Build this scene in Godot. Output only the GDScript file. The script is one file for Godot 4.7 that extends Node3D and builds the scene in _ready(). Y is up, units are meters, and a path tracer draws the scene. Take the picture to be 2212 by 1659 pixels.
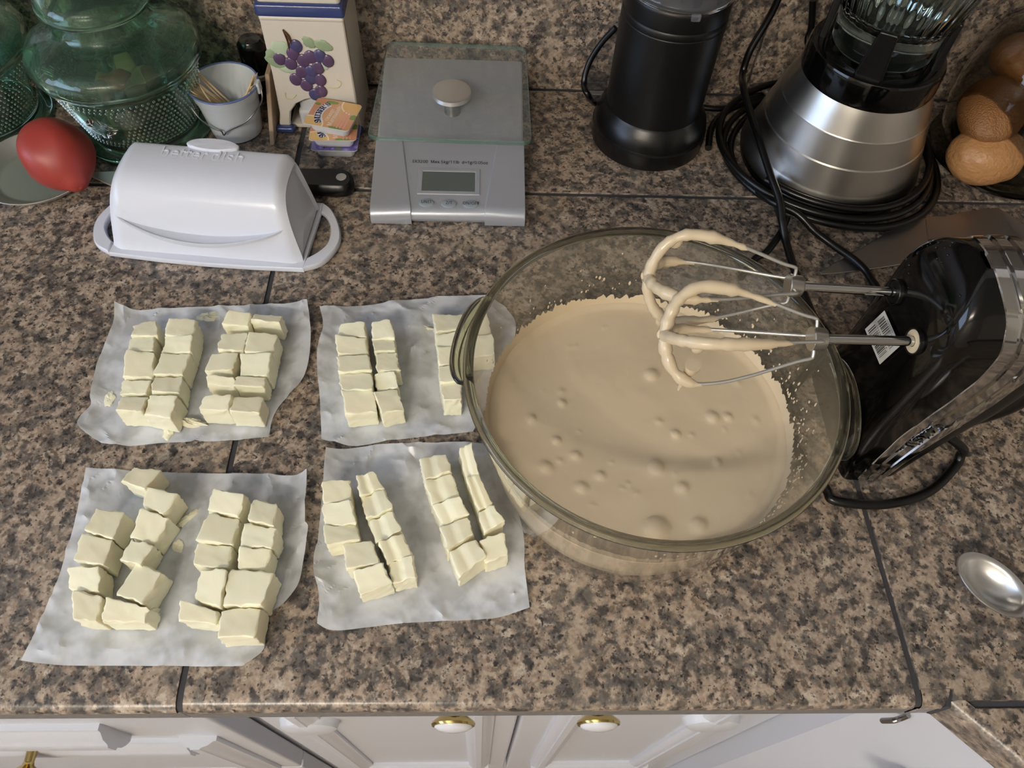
extends Node3D
# Kitchen counter seen from above. Lengths are in millimetres on the counter: x along it, y up from its top, z towards the viewer.
const MM := 0.001
const TOP := 0.914
var M := {}
var used := {}
var origin := {}
var wob := FastNoiseLite.new()
var rng := RandomNumberGenerator.new()


class Geo:
	var v := PackedVector3Array()
	var uv := PackedVector2Array()
	var t := PackedInt32Array()

	func add(p: Vector3, q := Vector2.ZERO) -> int:
		v.append(p)
		uv.append(q)
		return v.size() - 1

	func tri(a: int, b: int, c: int) -> void:
		t.append(a)
		t.append(b)
		t.append(c)

	func quad(a: int, b: int, c: int, d: int) -> void:
		tri(a, b, c)
		tri(a, c, d)

	func grid(rows: Array, wrap := false, wrap_rows := false) -> Geo:
		var at := v.size()
		var nr: int = rows.size()
		var nc: int = rows[0].size()
		for i in nr:
			var row: PackedVector3Array = rows[i]
			for j in nc:
				add(row[j], Vector2(float(j) / maxf(1, nc - 1), float(i) / maxf(1, nr - 1)))
		for i in (nr if wrap_rows else nr - 1):
			for j in (nc if wrap else nc - 1):
				var i2 := (i + 1) % nr
				var j2 := (j + 1) % nc
				quad(at + i * nc + j, at + i * nc + j2, at + i2 * nc + j2, at + i2 * nc + j)
		return self

	func fan(row: PackedVector3Array, centre: Vector3, flip := false) -> void:
		var at := v.size()
		for p in row:
			add(p)
		var c := add(centre)
		for j in row.size():
			var k := (j + 1) % row.size()
			if flip:
				tri(at + k, at + j, c)
			else:
				tri(at + j, at + k, c)

	# turns a profile of (radius, height) about a vertical axis through c
	func lathe(profile: Array, c := Vector3.ZERO, n := 48, seam := false) -> Geo:
		var rows := []
		for p in profile:
			var row := PackedVector3Array()
			for j in (n + 1 if seam else n):
				var a := TAU * j / n - PI / 2
				row.append(c + Vector3(p[0] * cos(a), p[1], p[0] * sin(a)))
			rows.append(row)
		grid(rows, not seam)
		return self

	func tube(p: PackedVector3Array, radius: Variant, n := 8, cap := true, squash := 1.0) -> Geo:
		var rows := []
		var up := Vector3.UP
		var d0 := (p[1] - p[0]).normalized()
		if absf(d0.dot(up)) > 0.9:
			up = Vector3.RIGHT
		for i in p.size():
			var d := (p[mini(i + 1, p.size() - 1)] - p[maxi(i - 1, 0)]).normalized()
			var s := d.cross(up).normalized()
			up = s.cross(d).normalized()
			var r: float = radius if radius is float or radius is int else radius[i]
			var row := PackedVector3Array()
			for j in n:
				var a := TAU * j / n
				row.append(p[i] + s * cos(a) * r + up * sin(a) * r * squash)
			rows.append(row)
		grid(rows, true)
		if cap:
			fan(rows[0], p[0], true)
			fan(rows[-1], p[-1])
		return self

	# a box with rounded edges, mid cells along each flat side
	func rounded(h: Vector3, r: float, s := 2, mid := 1, c := Vector3.ZERO) -> Geo:
		var key := {}
		var axes := []
		for k in 3:
			var line := PackedFloat32Array()
			for i in s:
				line.append(-h[k] + r * i / s)
			for i in mid + 1:
				line.append(lerpf(-(h[k] - r), h[k] - r, float(i) / mid))
			for i in range(1, s + 1):
				line.append(h[k] - r + r * i / s)
			axes.append(line)
		var n: int = axes[0].size() - 1
		for k in 3:
			for side in 2:
				var ids := []
				for i in n + 1:
					for j in n + 1:
						var q := Vector3i.ZERO
						q[k] = n * side
						q[(k + 1) % 3] = i
						q[(k + 2) % 3] = j
						if not key.has(q):
							var p := Vector3(axes[0][q.x], axes[1][q.y], axes[2][q.z])
							var inner := p.clamp(-(h - Vector3(r, r, r)), h - Vector3(r, r, r))
							if (p - inner).length() > 1e-6:
								p = inner + (p - inner).normalized() * r
							key[q] = add(c + p, Vector2(float(i) / n, float(j) / n))
						ids.append(key[q])
				for i in n:
					for j in n:
						var a: int = ids[i * (n + 1) + j]
						var b: int = ids[(i + 1) * (n + 1) + j]
						var e: int = ids[(i + 1) * (n + 1) + j + 1]
						var f: int = ids[i * (n + 1) + j + 1]
						if side == 1:
							quad(a, b, e, f)
						else:
							quad(a, f, e, b)
		return self

	func ball(r: Vector3, c: Vector3, n := 14) -> Geo:
		var prof := []
		for i in n + 1:
			var a := PI * i / n - PI / 2
			prof.append([maxf(cos(a), 0.0005), sin(a)])
		var at := v.size()
		lathe(prof, Vector3.ZERO, n * 2)
		for i in range(at, v.size()):
			v[i] = v[i] * r + c
		return self

	# a flat outline (x, z) raised from y0 to y1 with rounded rims
	func prism(poly: PackedVector2Array, y0: float, y1: float, b := 0.5) -> Geo:
		var n := poly.size()
		var area := 0.0
		for i in n:
			area += poly[i].cross(poly[(i + 1) % n])
		if area < 0:
			poly.reverse()
		var inner := PackedVector2Array()
		for i in n:
			var a := (poly[i] - poly[(i + n - 1) % n]).normalized()
			var c := (poly[(i + 1) % n] - poly[i]).normalized()
			var na := Vector2(-a.y, a.x)
			var nc := Vector2(-c.y, c.x)
			var m := (na + nc).normalized()
			inner.append(poly[i] + m * b / maxf(0.35, m.dot(na)))
		var rows := []
		for k in [[inner, y0], [poly, y0 + b], [poly, y1 - b], [inner, y1]]:
			var row := PackedVector3Array()
			for p in k[0]:
				row.append(Vector3(p.x, k[1], p.y))
			rows.append(row)
		grid(rows, true)
		var tris := Geometry2D.triangulate_polygon(inner)
		for k in [0, 3]:
			var at := v.size()
			for p in rows[k]:
				add(p, Vector2(p.x, p.z))
			for i in range(0, tris.size(), 3):
				if k == 0:
					tri(at + tris[i], at + tris[i + 1], at + tris[i + 2])
				else:
					tri(at + tris[i], at + tris[i + 2], at + tris[i + 1])
		return self

	func moved(x: Transform3D, from := 0) -> Geo:
		for i in range(from, v.size()):
			v[i] = x * v[i]
		return self

	func volume() -> float:
		var s := 0.0
		for i in range(0, t.size(), 3):
			s += v[t[i]].dot(v[t[i + 1]].cross(v[t[i + 2]]))
		return s

	func outward() -> Geo:
		if volume() < 0:
			for i in range(0, t.size(), 3):
				var k := t[i + 1]
				t[i + 1] = t[i + 2]
				t[i + 2] = k
		return self

	func join(g: Geo) -> Geo:
		var at := v.size()
		v.append_array(g.v)
		uv.append_array(g.uv)
		for i in g.t:
			t.append(i + at)
		return self

	func mesh(shift: Vector3, angle := 40.0) -> ArrayMesh:
		var nf := t.size() / 3
		var fn := PackedVector3Array()
		fn.resize(nf)
		for f in nf:
			fn[f] = (v[t[f * 3 + 1]] - v[t[f * 3]]).cross(v[t[f * 3 + 2]] - v[t[f * 3]])
		var ov := PackedVector3Array()
		var on := PackedVector3Array()
		var ou := PackedVector2Array()
		var oi := PackedInt32Array()
		if angle >= 179.0:
			on.resize(v.size())
			for f in nf:
				for k in 3:
					on[t[f * 3 + k]] += fn[f]
			for i in v.size():
				ov.append((v[i] - shift) * 0.001)
				on[i] = on[i].normalized()
			ou = uv
			for f in nf:
				oi.append(t[f * 3])
				oi.append(t[f * 3 + 2])
				oi.append(t[f * 3 + 1])
		else:
			var first := PackedInt32Array()
			first.resize(v.size() + 1)
			for i in t:
				first[i + 1] += 1
			for i in v.size():
				first[i + 1] += first[i]
			var fill := first.duplicate()
			var faces := PackedInt32Array()
			faces.resize(t.size())
			for i in t.size():
				faces[fill[t[i]]] = i / 3
				fill[t[i]] += 1
			var limit := cos(deg_to_rad(angle))
			var un := PackedVector3Array()
			un.resize(nf)
			for f in nf:
				un[f] = fn[f].normalized()
			for f in nf:
				if fn[f].length_squared() < 1e-12:
					continue
				for k in [0, 2, 1]:
					var i := t[f * 3 + k]
					var sum := Vector3.ZERO
					for q in range(first[i], first[i + 1]):
						if un[faces[q]].dot(un[f]) > limit:
							sum += fn[faces[q]]
					ov.append((v[i] - shift) * 0.001)
					on.append(sum.normalized())
					ou.append(uv[i])
					oi.append(ov.size() - 1)
		var a := []
		a.resize(Mesh.ARRAY_MAX)
		a[Mesh.ARRAY_VERTEX] = ov
		a[Mesh.ARRAY_NORMAL] = on
		a[Mesh.ARRAY_TEX_UV] = ou
		a[Mesh.ARRAY_INDEX] = oi
		var m := ArrayMesh.new()
		m.add_surface_from_arrays(Mesh.PRIMITIVE_TRIANGLES, a)
		return m


func V(x: float, y: float, z: float) -> Vector3:
	return Vector3(x, y, z)


func numbered(called: String) -> String:
	used[called] = used.get(called, 0) + 1
	return called if used[called] == 1 else "%s_%03d" % [called, used[called] - 1]


func thing(called: String, label: String, category: String, at: Vector3, group := "", kind := "") -> Node3D:
	var o := Node3D.new()
	o.name = numbered(called)
	add_child(o)
	o.position = at * MM + Vector3(0, TOP, 0)
	origin[o] = at
	return tag(o, label, category, group, kind)


func tag(o: Node3D, label: String, category: String, group := "", kind := "") -> Node3D:
	if label:
		o.set_meta("label", label)
	if category:
		o.set_meta("category", category)
	if group:
		o.set_meta("group", group)
	if kind:
		o.set_meta("kind", kind)
	return o


func part(called: String, g: Geo, m: Material, parent: Node3D, angle := 40.0, label := "") -> MeshInstance3D:
	var o := MeshInstance3D.new()
	o.name = called
	o.mesh = g.mesh(origin[parent], angle)
	o.material_override = m
	parent.add_child(o, true)
	origin[o] = origin[parent]
	if label:
		o.set_meta("label", label)
	return o


func solo(called: String, g: Geo, m: Material, label: String, category: String, at: Vector3, angle := 40.0, group := "", kind := "") -> MeshInstance3D:
	var o := MeshInstance3D.new()
	o.name = numbered(called)
	o.mesh = g.mesh(at, angle)
	o.material_override = m
	add_child(o)
	o.position = at * MM + Vector3(0, TOP, 0)
	origin[o] = at
	tag(o, label, category, group, kind)
	return o


func structure(called: String, g: Geo, m: Material) -> MeshInstance3D:
	return solo(called, g, m, "", "", Vector3.ZERO, 30.0, "", "structure")


func letters(called: String, said: String, size: float, depth: float, m: Material, parent: Node3D, x: Transform3D, serif := false) -> MeshInstance3D:
	var tm := TextMesh.new()
	var font := SystemFont.new()
	font.font_names = PackedStringArray(["Droid Serif" if serif else "Droid Sans"])
	tm.font = font
	tm.text = said
	tm.font_size = 32
	tm.pixel_size = size / 32.0 * MM
	tm.depth = depth * MM
	tm.curve_step = 2.0
	var o := MeshInstance3D.new()
	o.name = called
	o.mesh = tm
	o.material_override = m
	parent.add_child(o, true)
	o.transform = Transform3D(x.basis, (x.origin - origin[parent]) * MM)
	origin[o] = origin[parent]
	return o


func spline(p: PackedVector3Array, k := 6) -> PackedVector3Array:
	var out := PackedVector3Array()
	for i in p.size() - 1:
		var a := p[maxi(i - 1, 0)]
		var d := p[mini(i + 2, p.size() - 1)]
		for j in k:
			out.append(p[i].cubic_interpolate(p[i + 1], a, d, float(j) / k))
	out.append(p[-1])
	return out


func spline2(p: PackedVector2Array, k := 6, closed := false) -> PackedVector2Array:
	var out := PackedVector2Array()
	var n := p.size()
	for i in (n if closed else n - 1):
		var a := p[(i + n - 1) % n] if closed else p[maxi(i - 1, 0)]
		var d := p[(i + 2) % n] if closed else p[mini(i + 2, n - 1)]
		for j in k:
			out.append(p[i].cubic_interpolate(p[(i + 1) % n], a, d, float(j) / k))
	if not closed:
		out.append(p[-1])
	return out


func mat(c: Color, rough := 0.5, metal := 0.0, spec := 0.5) -> StandardMaterial3D:
	var m := StandardMaterial3D.new()
	m.albedo_color = c
	m.roughness = rough
	m.metallic = metal
	m.metallic_specular = spec
	return m


func pane(c: Color, a: float) -> StandardMaterial3D:
	var m := mat(c, 0.02)
	m.albedo_color.a = a
	m.transparency = BaseMaterial3D.TRANSPARENCY_ALPHA
	return m


func solid_glass(c: Color, rough := 0.0, scale := 0.05) -> StandardMaterial3D:
	var m := mat(c, rough)
	m.albedo_color.a = 0.0
	m.refraction_enabled = true
	m.refraction_scale = scale
	return m


func noise_bytes(type: int, freq: float, side: int, sd: int, cell := false, warp := 0.0, oct := 1) -> PackedByteArray:
	var n := FastNoiseLite.new()
	n.noise_type = type
	n.seed = sd
	n.frequency = freq
	n.fractal_type = FastNoiseLite.FRACTAL_FBM if oct > 1 else FastNoiseLite.FRACTAL_NONE
	n.fractal_octaves = oct
	if cell:
		n.cellular_return_type = FastNoiseLite.RETURN_CELL_VALUE
		n.cellular_jitter = 1.0
	if warp > 0.0:
		n.domain_warp_enabled = true
		n.domain_warp_amplitude = warp
		n.domain_warp_frequency = 0.045
		n.domain_warp_fractal_type = FastNoiseLite.DOMAIN_WARP_FRACTAL_PROGRESSIVE
		n.domain_warp_fractal_octaves = 3
	var im := n.get_seamless_image(side, side, false, false, 0.06, not cell)
	im.convert(Image.FORMAT_L8)
	return im.get_data()


func bump_noise(m: StandardMaterial3D, freq: float, scale: float, per_metre: float, world := false) -> void:
	var n := FastNoiseLite.new()
	n.frequency = freq
	n.fractal_octaves = 4
	var nt := NoiseTexture2D.new()
	nt.width = 256
	nt.height = 256
	nt.seamless = true
	nt.noise = n
	m.heightmap_enabled = true
	m.heightmap_texture = nt
	m.heightmap_scale = scale
	m.uv1_triplanar = true
	m.uv1_world_triplanar = world
	m.uv1_scale = Vector3.ONE * per_metre


func granite() -> ImageTexture:
	var side := 1200
	var cells := noise_bytes(FastNoiseLite.TYPE_CELLULAR, 0.09, side, 11, true, 22.0)
	var fine := noise_bytes(FastNoiseLite.TYPE_CELLULAR, 0.21, side, 23, true, 12.0)
	var broad := noise_bytes(FastNoiseLite.TYPE_SIMPLEX_SMOOTH, 0.013, side, 41, false, 30.0, 3)
	var mid := noise_bytes(FastNoiseLite.TYPE_SIMPLEX_SMOOTH, 0.038, side, 59, false, 18.0, 4)
	var dark := noise_bytes(FastNoiseLite.TYPE_SIMPLEX_SMOOTH, 0.056, side, 83, false, 12.0, 4)
	var fleck := noise_bytes(FastNoiseLite.TYPE_SIMPLEX_SMOOTH, 0.13, side, 97, false, 5.0, 2)
	var grain := noise_bytes(FastNoiseLite.TYPE_SIMPLEX_SMOOTH, 0.14, side, 61, false, 0.0, 3)
	var out := PackedByteArray()
	out.resize(side * side * 3)
	for i in side * side:
		var c := float(cells[i]) / 255.0
		var f := float(fine[i]) / 255.0
		var b := float(broad[i]) / 255.0
		var g := float(grain[i]) / 255.0
		var w := float(mid[i]) / 255.0 + (c - 0.5) * 0.22 + (b - 0.5) * 0.5 + (f - 0.5) * 0.07
		var k := smoothstep(0.40, 0.64, w)
		var col := Vector3(114, 106, 98).lerp(Vector3(132, 121, 109), f).lerp(Vector3(160, 143, 126).lerp(Vector3(178, 163, 147), c), k)
		col = col.lerp(Vector3(99, 95, 92), smoothstep(0.45, 0.30, w) * 0.8)
		col = col.lerp(Vector3(150, 128, 112), smoothstep(0.80, 0.92, f) * 0.6)
		col = col.lerp(Vector3(102, 88, 76), smoothstep(0.22, 0.10, f) * 0.75)
		col = col.lerp(Vector3(198, 188, 173), smoothstep(0.955, 0.975, c) * k * 0.6)
		var d := float(dark[i]) / 255.0 - (w - 0.5) * 0.32 + (c - 0.5) * 0.10
		col = col.lerp(Vector3(62, 59, 58), smoothstep(0.61, 0.72, d) * 0.72)
		var h := float(fleck[i]) / 255.0 + (d - 0.5) * 0.25
		col = col.lerp(Vector3(38, 36, 36), smoothstep(0.745, 0.79, h) * 0.85)
		col = col.lerp(Vector3(178, 170, 160), smoothstep(0.20, 0.15, h) * 0.55)
		col *= 0.84 + g * 0.30
		out[i * 3] = clampi(int(col.x), 0, 255)
		out[i * 3 + 1] = clampi(int(col.y), 0, 255)
		out[i * 3 + 2] = clampi(int(col.z), 0, 255)
	var im := Image.create_from_data(side, side, false, Image.FORMAT_RGB8, out)
	return ImageTexture.create_from_image(im)


func granite_mat(tex: ImageTexture, k: int) -> StandardMaterial3D:
	var m := mat(Color(1, 1, 1), 0.28, 0.0, 0.5)
	m.albedo_texture = tex
	m.uv1_triplanar = true
	m.uv1_world_triplanar = true
	m.uv1_triplanar_sharpness = 8.0
	m.uv1_scale = Vector3.ONE / 0.62
	m.uv1_offset = Vector3(0.137 * k, 0.291 * k, 0.413 * k)
	return m


func make_materials() -> void:
	var g := granite()
	for k in 6:
		M["granite%d" % k] = granite_mat(g, k)
	M.grout = mat(Color(0.25, 0.25, 0.27), 0.85)
	bump_noise(M.grout, 0.05, 0.05, 9.0, true)
	M.white_paint = mat(Color(0.82, 0.83, 0.86), 0.35)
	M.wall = mat(Color(0.80, 0.78, 0.74), 0.9)
	M.ceiling = mat(Color(0.86, 0.86, 0.84), 0.9)
	M.floor = mat(Color(0.52, 0.45, 0.38), 0.5)
	M.butter = mat(Color(0.985, 0.962, 0.85), 0.42, 0.0, 0.4)
	M.butter.subsurf_scatter_enabled = true
	M.butter.subsurf_scatter_strength = 0.12
	M.smear = mat(Color(0.95, 0.94, 0.84), 0.2)
	M.paper = mat(Color(1, 1, 1), 0.27, 0.0, 0.6)
	M.paper.transparency = BaseMaterial3D.TRANSPARENCY_ALPHA
	var mottle := FastNoiseLite.new()
	mottle.frequency = 0.02
	mottle.fractal_octaves = 4
	var ramp := Gradient.new()
	ramp.offsets = PackedFloat32Array([0.3, 0.5, 0.72])
	ramp.colors = PackedColorArray([Color(0.84, 0.86, 0.88, 0.64), Color(0.88, 0.90, 0.93, 0.75), Color(0.91, 0.93, 0.96, 0.82)])
	var mt := NoiseTexture2D.new()
	mt.width = 256
	mt.height = 256
	mt.seamless = true
	mt.noise = mottle
	mt.color_ramp = ramp
	M.paper.albedo_texture = mt
	M.paper.uv1_triplanar = true
	M.paper.uv1_scale = Vector3.ONE * 6.0
	M.batter = mat(Color(0.845, 0.78, 0.665), 0.3, 0.0, 0.4)
	M.batter.clearcoat_enabled = true
	M.batter.clearcoat = 0.5
	M.batter.clearcoat_roughness = 0.06
	M.bowl_glass = pane(Color(0.72, 0.70, 0.60), 0.045)
	M.tile_edge = mat(Color(0.47, 0.46, 0.45), 0.7)
	bump_noise(M.tile_edge, 0.06, 0.08, 10.0, true)
	M.clear_solid = solid_glass(Color(0.74, 0.74, 0.68))
	M.white_plastic = mat(Color(0.86, 0.88, 0.93), 0.22)
	M.steel = mat(Color(0.84, 0.84, 0.83), 0.38, 0.85)
	M.brushed = mat(Color(0.76, 0.75, 0.73), 0.3, 1.0)
	M.chrome = mat(Color(0.80, 0.80, 0.80), 0.07, 1.0)
	M.spoon = mat(Color(0.86, 0.86, 0.86), 0.33, 1.0)
	M.blade = mat(Color(0.66, 0.65, 0.65), 0.42, 1.0)
	M.dark_steel = mat(Color(0.58, 0.57, 0.56), 0.28, 1.0)
	M.black_gloss = mat(Color(0.022, 0.022, 0.022), 0.09)
	M.black_satin = mat(Color(0.03, 0.03, 0.032), 0.32)
	M.cord = mat(Color(0.028, 0.028, 0.03), 0.3)
	M.silver_plastic = mat(Color(0.69, 0.71, 0.75), 0.3, 0.35)
	M.screen = mat(Color(0.36, 0.39, 0.38), 0.15)
	M.button = mat(Color(0.56, 0.60, 0.64), 0.4)
	M.ink = mat(Color(0.12, 0.12, 0.13), 0.6)
	M.cream = mat(Color(0.84, 0.81, 0.76), 0.3)
	M.cream_part = mat(Color(0.85, 0.79, 0.66), 0.4)
	M.blue_glaze = mat(Color(0.22, 0.27, 0.46), 0.16)
	M.bucket = mat(Color(0.83, 0.86, 0.89), 0.22)
	M.blue_rim = mat(Color(0.38, 0.46, 0.68), 0.25)
	M.grape = mat(Color(0.36, 0.28, 0.40), 0.2)
	M.grape_blue = mat(Color(0.30, 0.29, 0.44), 0.2)
	M.leaf = mat(Color(0.58, 0.65, 0.52), 0.3)
	M.leaf_pale = mat(Color(0.72, 0.79, 0.68), 0.3)
	M.stem = mat(Color(0.34, 0.22, 0.13), 0.4)
	M.tendril = mat(Color(0.78, 0.76, 0.56), 0.4)
	M.wood = mat(Color(0.86, 0.77, 0.63), 0.6)
	M.board = mat(Color(0.66, 0.57, 0.48), 0.6)
	M.tea = mat(Color(0.80, 0.80, 0.80), 0.8)
	M.tomato = mat(Color(0.62, 0.23, 0.20), 0.42)
	M.green_glass = solid_glass(Color(0.74, 0.90, 0.82))
	M.green_glass.albedo_color.a = 0.035
	M.jar_glass = solid_glass(Color(0.93, 0.98, 0.97))
	M.cloche = solid_glass(Color(0.86, 0.84, 0.80))
	M.plate_glass = pane(Color(0.60, 0.66, 0.66), 0.10)
	M.glass_edge = pane(Color(0.30, 0.46, 0.40), 0.6)
	M.brass = mat(Color(0.72, 0.64, 0.42), 0.15, 1.0)
	M.porcelain = mat(Color(0.88, 0.89, 0.92), 0.12)
	M.potato = mat(Color(0.55, 0.38, 0.22), 0.42)
	M.potato_light = mat(Color(0.72, 0.53, 0.34), 0.4)
	bump_noise(M.potato, 0.14, 0.12, 16.0)
	bump_noise(M.potato_light, 0.05, 0.1, 14.0)
	M.grater_gold = M.potato
	M.candy_a = mat(Color(0.62, 0.30, 0.14), 0.35)
	M.candy_b = mat(Color(0.45, 0.30, 0.18), 0.4)
	M.candy_c = mat(Color(0.72, 0.60, 0.42), 0.4)
	M.peach = mat(Color(0.93, 0.62, 0.40), 0.35)


func room() -> void:
	# shell: the counter stands along the back wall
	structure("floor", Geo.new().rounded(V(2300, 20, 1650), 2, 1, 1, V(100, -934, 1490)), M.floor)
	structure("ceiling", Geo.new().rounded(V(2300, 20, 1650), 2, 1, 1, V(100, 1556, 1490)), M.ceiling)
	structure("wall_back", Geo.new().rounded(V(2300, 1245, 40), 2, 1, 1, V(100, 311, -212)), M.wall)
	structure("wall_front", Geo.new().rounded(V(2300, 1245, 40), 2, 1, 1, V(100, 311, 3180)), M.wall)
	structure("wall_right", Geo.new().rounded(V(40, 1245, 1650), 2, 1, 1, V(2360, 311, 1490)), M.wall)
	var left := Geo.new()
	for b in [[-1.0, 1490, 250, -914, 1650], [0, 1490, 1300, 1556, 1650], [0, 105, 250, 1300, 265], [0, 2580, 250, 1300, 560]]:
		left.rounded(V(40, (b[3] - b[2]) / 2.0 if b[0] == 0 else 582, b[4]), 2, 1, 1, V(-2160, (b[3] + b[2]) / 2.0, b[1]))
	structure("wall_left", left, M.wall)
	var w := Geo.new()
	for b in [[1195, 250, 825, 30], [1195, 1300, 825, 30], [370, 775, 30, 525], [2020, 775, 30, 525], [1195, 775, 25, 525]]:
		w.rounded(V(45, b[3], b[2]), 4, 1, 1, V(-2160, b[1], b[0]))
	var win := structure("window_1", w, M.white_paint)
	part("pane", Geo.new().rounded(V(3, 520, 820), 1, 1, 1, V(-2160, 775, 1195)), pane(Color(0.9, 0.95, 0.95), 0.04), win)
	# granite splashback of large tiles along the back wall
	var back := structure("wall_splashback", Geo.new().rounded(V(1240, 230, 5), 1, 1, 1, V(200, 222, -167)), M.grout)
	for k in 5:
		part("tile", Geo.new().rounded(V(227.5, 226, 5), 1.2, 2, 1, V(-685 + 457 * k, 227, -163)), M["granite%d" % ((k * 2 + 3) % 6)], back)
	for k in 3:
		var u := thing("wall_cupboard", "white wall cupboard hung above the splashback, %s of the three from the window" % ["first", "second", "third"][k], "cabinet", V(-560 + 700 * k, 470, -8), "wall cupboards")
		part("body", Geo.new().rounded(V(345, 400, 140), 3, 1, 1, V(-560 + 700 * k, 875, -28)), M.white_paint, u)
		part("door", Geo.new().rounded(V(340, 392, 10), 4, 2, 1, V(-560 + 700 * k, 875, 124)), M.white_paint, u)
	# ceiling fitting with a row of bulbs behind the viewer
	var f := thing("ceiling_light", "long ceiling light with a row of four round bulbs", "lamp", V(-560, 1500, 2050))
	part("mount", Geo.new().rounded(V(420, 16, 60), 8, 2, 1, V(-560, 1520, 2050)), M.white_paint, f)
	for k in 4:
		var p := V(-920 + 240 * k, 1455, 2050)
		part("socket", Geo.new().lathe([[0.1, 55], [22, 54], [22, 20], [0.1, 19]], p, 24).outward(), M.brass, f)
		part("bulb", Geo.new().ball(V(45, 45, 45), p - V(0, 20, 0), 12), glow, f, 180)
		var l := OmniLight3D.new()
		l.name = "bulb_light"
		l.position = (p - V(0, 20, 0)) * MM + Vector3(0, TOP, 0)
		l.light_color = Color(1.0, 0.95, 0.88)
		l.light_energy = BULB
		l.light_size = 0.04
		l.omni_range = 8.0
		l.omni_attenuation = 2.0
		l.shadow_enabled = true
		add_child(l)


func counter() -> void:
	var c := thing("countertop", "polished brown speckled granite tile countertop with dark grout", "countertop", V(200, -40, 150))
	var slab := PackedVector2Array([Vector2(-1000, -160), Vector2(1300, -160), Vector2(1300, 1100), Vector2(745, 1100), Vector2(745, 716), Vector2(468, 439), Vector2(-1000, 439)])
	part("grout_bed", Geo.new().prism(slab, -28, -1.4, 1).outward(), M.grout, c)
	var g := 2.1
	for k in 5:
		var x0 := -914 + 457 * k
		var x1 := x0 + 457
		# back row
		part("tile", Geo.new().prism(PackedVector2Array([Vector2(x0 + g, -157), Vector2(x1 - g, -157), Vector2(x1 - g, -g), Vector2(x0 + g, -g)]), -9, 0, 0.7).outward(), M["granite%d" % ((k + 4) % 6)], c, 50)
		# front row, its edge turned down to a rounded nosing
		if k < 3:
			var rows := []
			var prof := [[g, -9], [g, -0.7], [g + 0.7, 0], [430, 0], [440, -0.4], [446, -1.6], [449.4, -3.8], [450.8, -6.5], [451, -9], [440, -9]]
			for q in prof:
				rows.append(PackedVector3Array([V(x0 + g, q[1], q[0]), V(x0 + g + 0.7, q[1], q[0]), V(x1 - g - 0.7, q[1], q[0]), V(x1 - g, q[1], q[0])]))
			part("tile", Geo.new().grid(rows, false, true).outward(), M["granite%d" % ((k * 3 + 1) % 6)], c, 32)
			part("edge_strip", Geo.new().rounded(V(228.5, 9.4, 4), 0.8, 1, 1, V((x0 + x1) / 2.0, -18.6, 446.6)), M.tile_edge, c, 40)
	for x in [-457.0, 0.0, 457.0]:
		var rows := []
		for q in [[420, -1.2], [430, -1.2], [440, -1.5], [445.6, -2.7], [448.6, -4.6], [449.9, -7], [450, -9], [440, -9], [420, -6]]:
			rows.append(PackedVector3Array([V(x - 2.6, q[1], q[0]), V(x + 2.6, q[1], q[0])]))
		part("grout_joint", Geo.new().grid(rows, false, true).outward(), M.grout, c, 40)
	part("tile", Geo.new().prism(PackedVector2Array([Vector2(457 + g, g), Vector2(914 - g, g), Vector2(914 - g, 448), Vector2(477, 448), Vector2(480, 441), Vector2(457 + g, 441)]), -9, 0, 0.5).outward(), M.granite2, c, 50)
	part("tile", Geo.new().prism(PackedVector2Array([Vector2(918, g), Vector2(1300, g), Vector2(1300, 450 - g), Vector2(918, 450 - g)]), -9, 0, 0.7).outward(), M.granite5, c, 50)
	# slanted inner corner, and the leg of the counter that comes towards the viewer
	part("tile", Geo.new().prism(PackedVector2Array([Vector2(490, 452), Vector2(914 - g, 452), Vector2(914 - g, 890), Vector2(722, 890), Vector2(722, 684.3)]), -9, 0, 0.5).outward(), M.granite4, c, 50)
	var main := []
	var slant := []
	for q in [[11, -9], [11.4, -0.3], [11, 0], [8, -0.4], [5, -1.4], [2.4, -3.8], [1.2, -6.5], [1, -9], [1.4, -9.6], [1.4, -27], [6, -28], [8, -9]]:
		var o: float = q[0]
		main.append(PackedVector3Array([V(457 + g, q[1], 452 - o), V(473.4 + o * 0.414, q[1], 452 - o)]))
		slant.append(PackedVector3Array([V(475.2 + o * 0.414, q[1], 452.8 - o), V(714 + o * 0.707, q[1], 692 - o * 0.707)]))
	part("tile_nosing", Geo.new().grid(main, false, true).outward(), M.granite2, c, 32)
	part("tile_nosing", Geo.new().grid(slant, false, true).outward(), M.granite4, c, 32)
	part("grout_joint", Geo.new().prism(PackedVector2Array([Vector2(473.0, 450.9), Vector2(475.6, 451.9), Vector2(483.3, 433.5), Vector2(480.7, 432.4)]), -26, -1.3, 0.3).outward(), M.grout, c, 40)


func ogee(x0: Vector3, x1: Vector3, up: Vector3, out: Vector3, w: float, d: float) -> Geo:
	# a moulding of stepped ogee section from x0 to x1, w across (along up) and d proud
	var g := Geo.new()
	var rows := []
	for q in [[0, 0], [0, 0.35], [0.1, 0.62], [0.22, 0.8], [0.34, 0.84], [0.36, 1.0], [0.6, 1.0], [0.64, 0.86], [0.8, 0.7], [0.92, 0.4], [1.0, 0.34], [1.0, 0]]:
		var o: Vector3 = up * ((q[0] - 0.5) * w) + out * (q[1] * d)
		rows.append(PackedVector3Array([x0 + o, x1 + o]))
	g.grid(rows)
	for k in 2:
		var ring := PackedVector3Array()
		var mid := Vector3.ZERO
		for r in rows:
			ring.append(r[k])
			mid += r[k]
		g.fan(ring, mid / rows.size(), k == 1)
	return g.outward()


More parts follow.
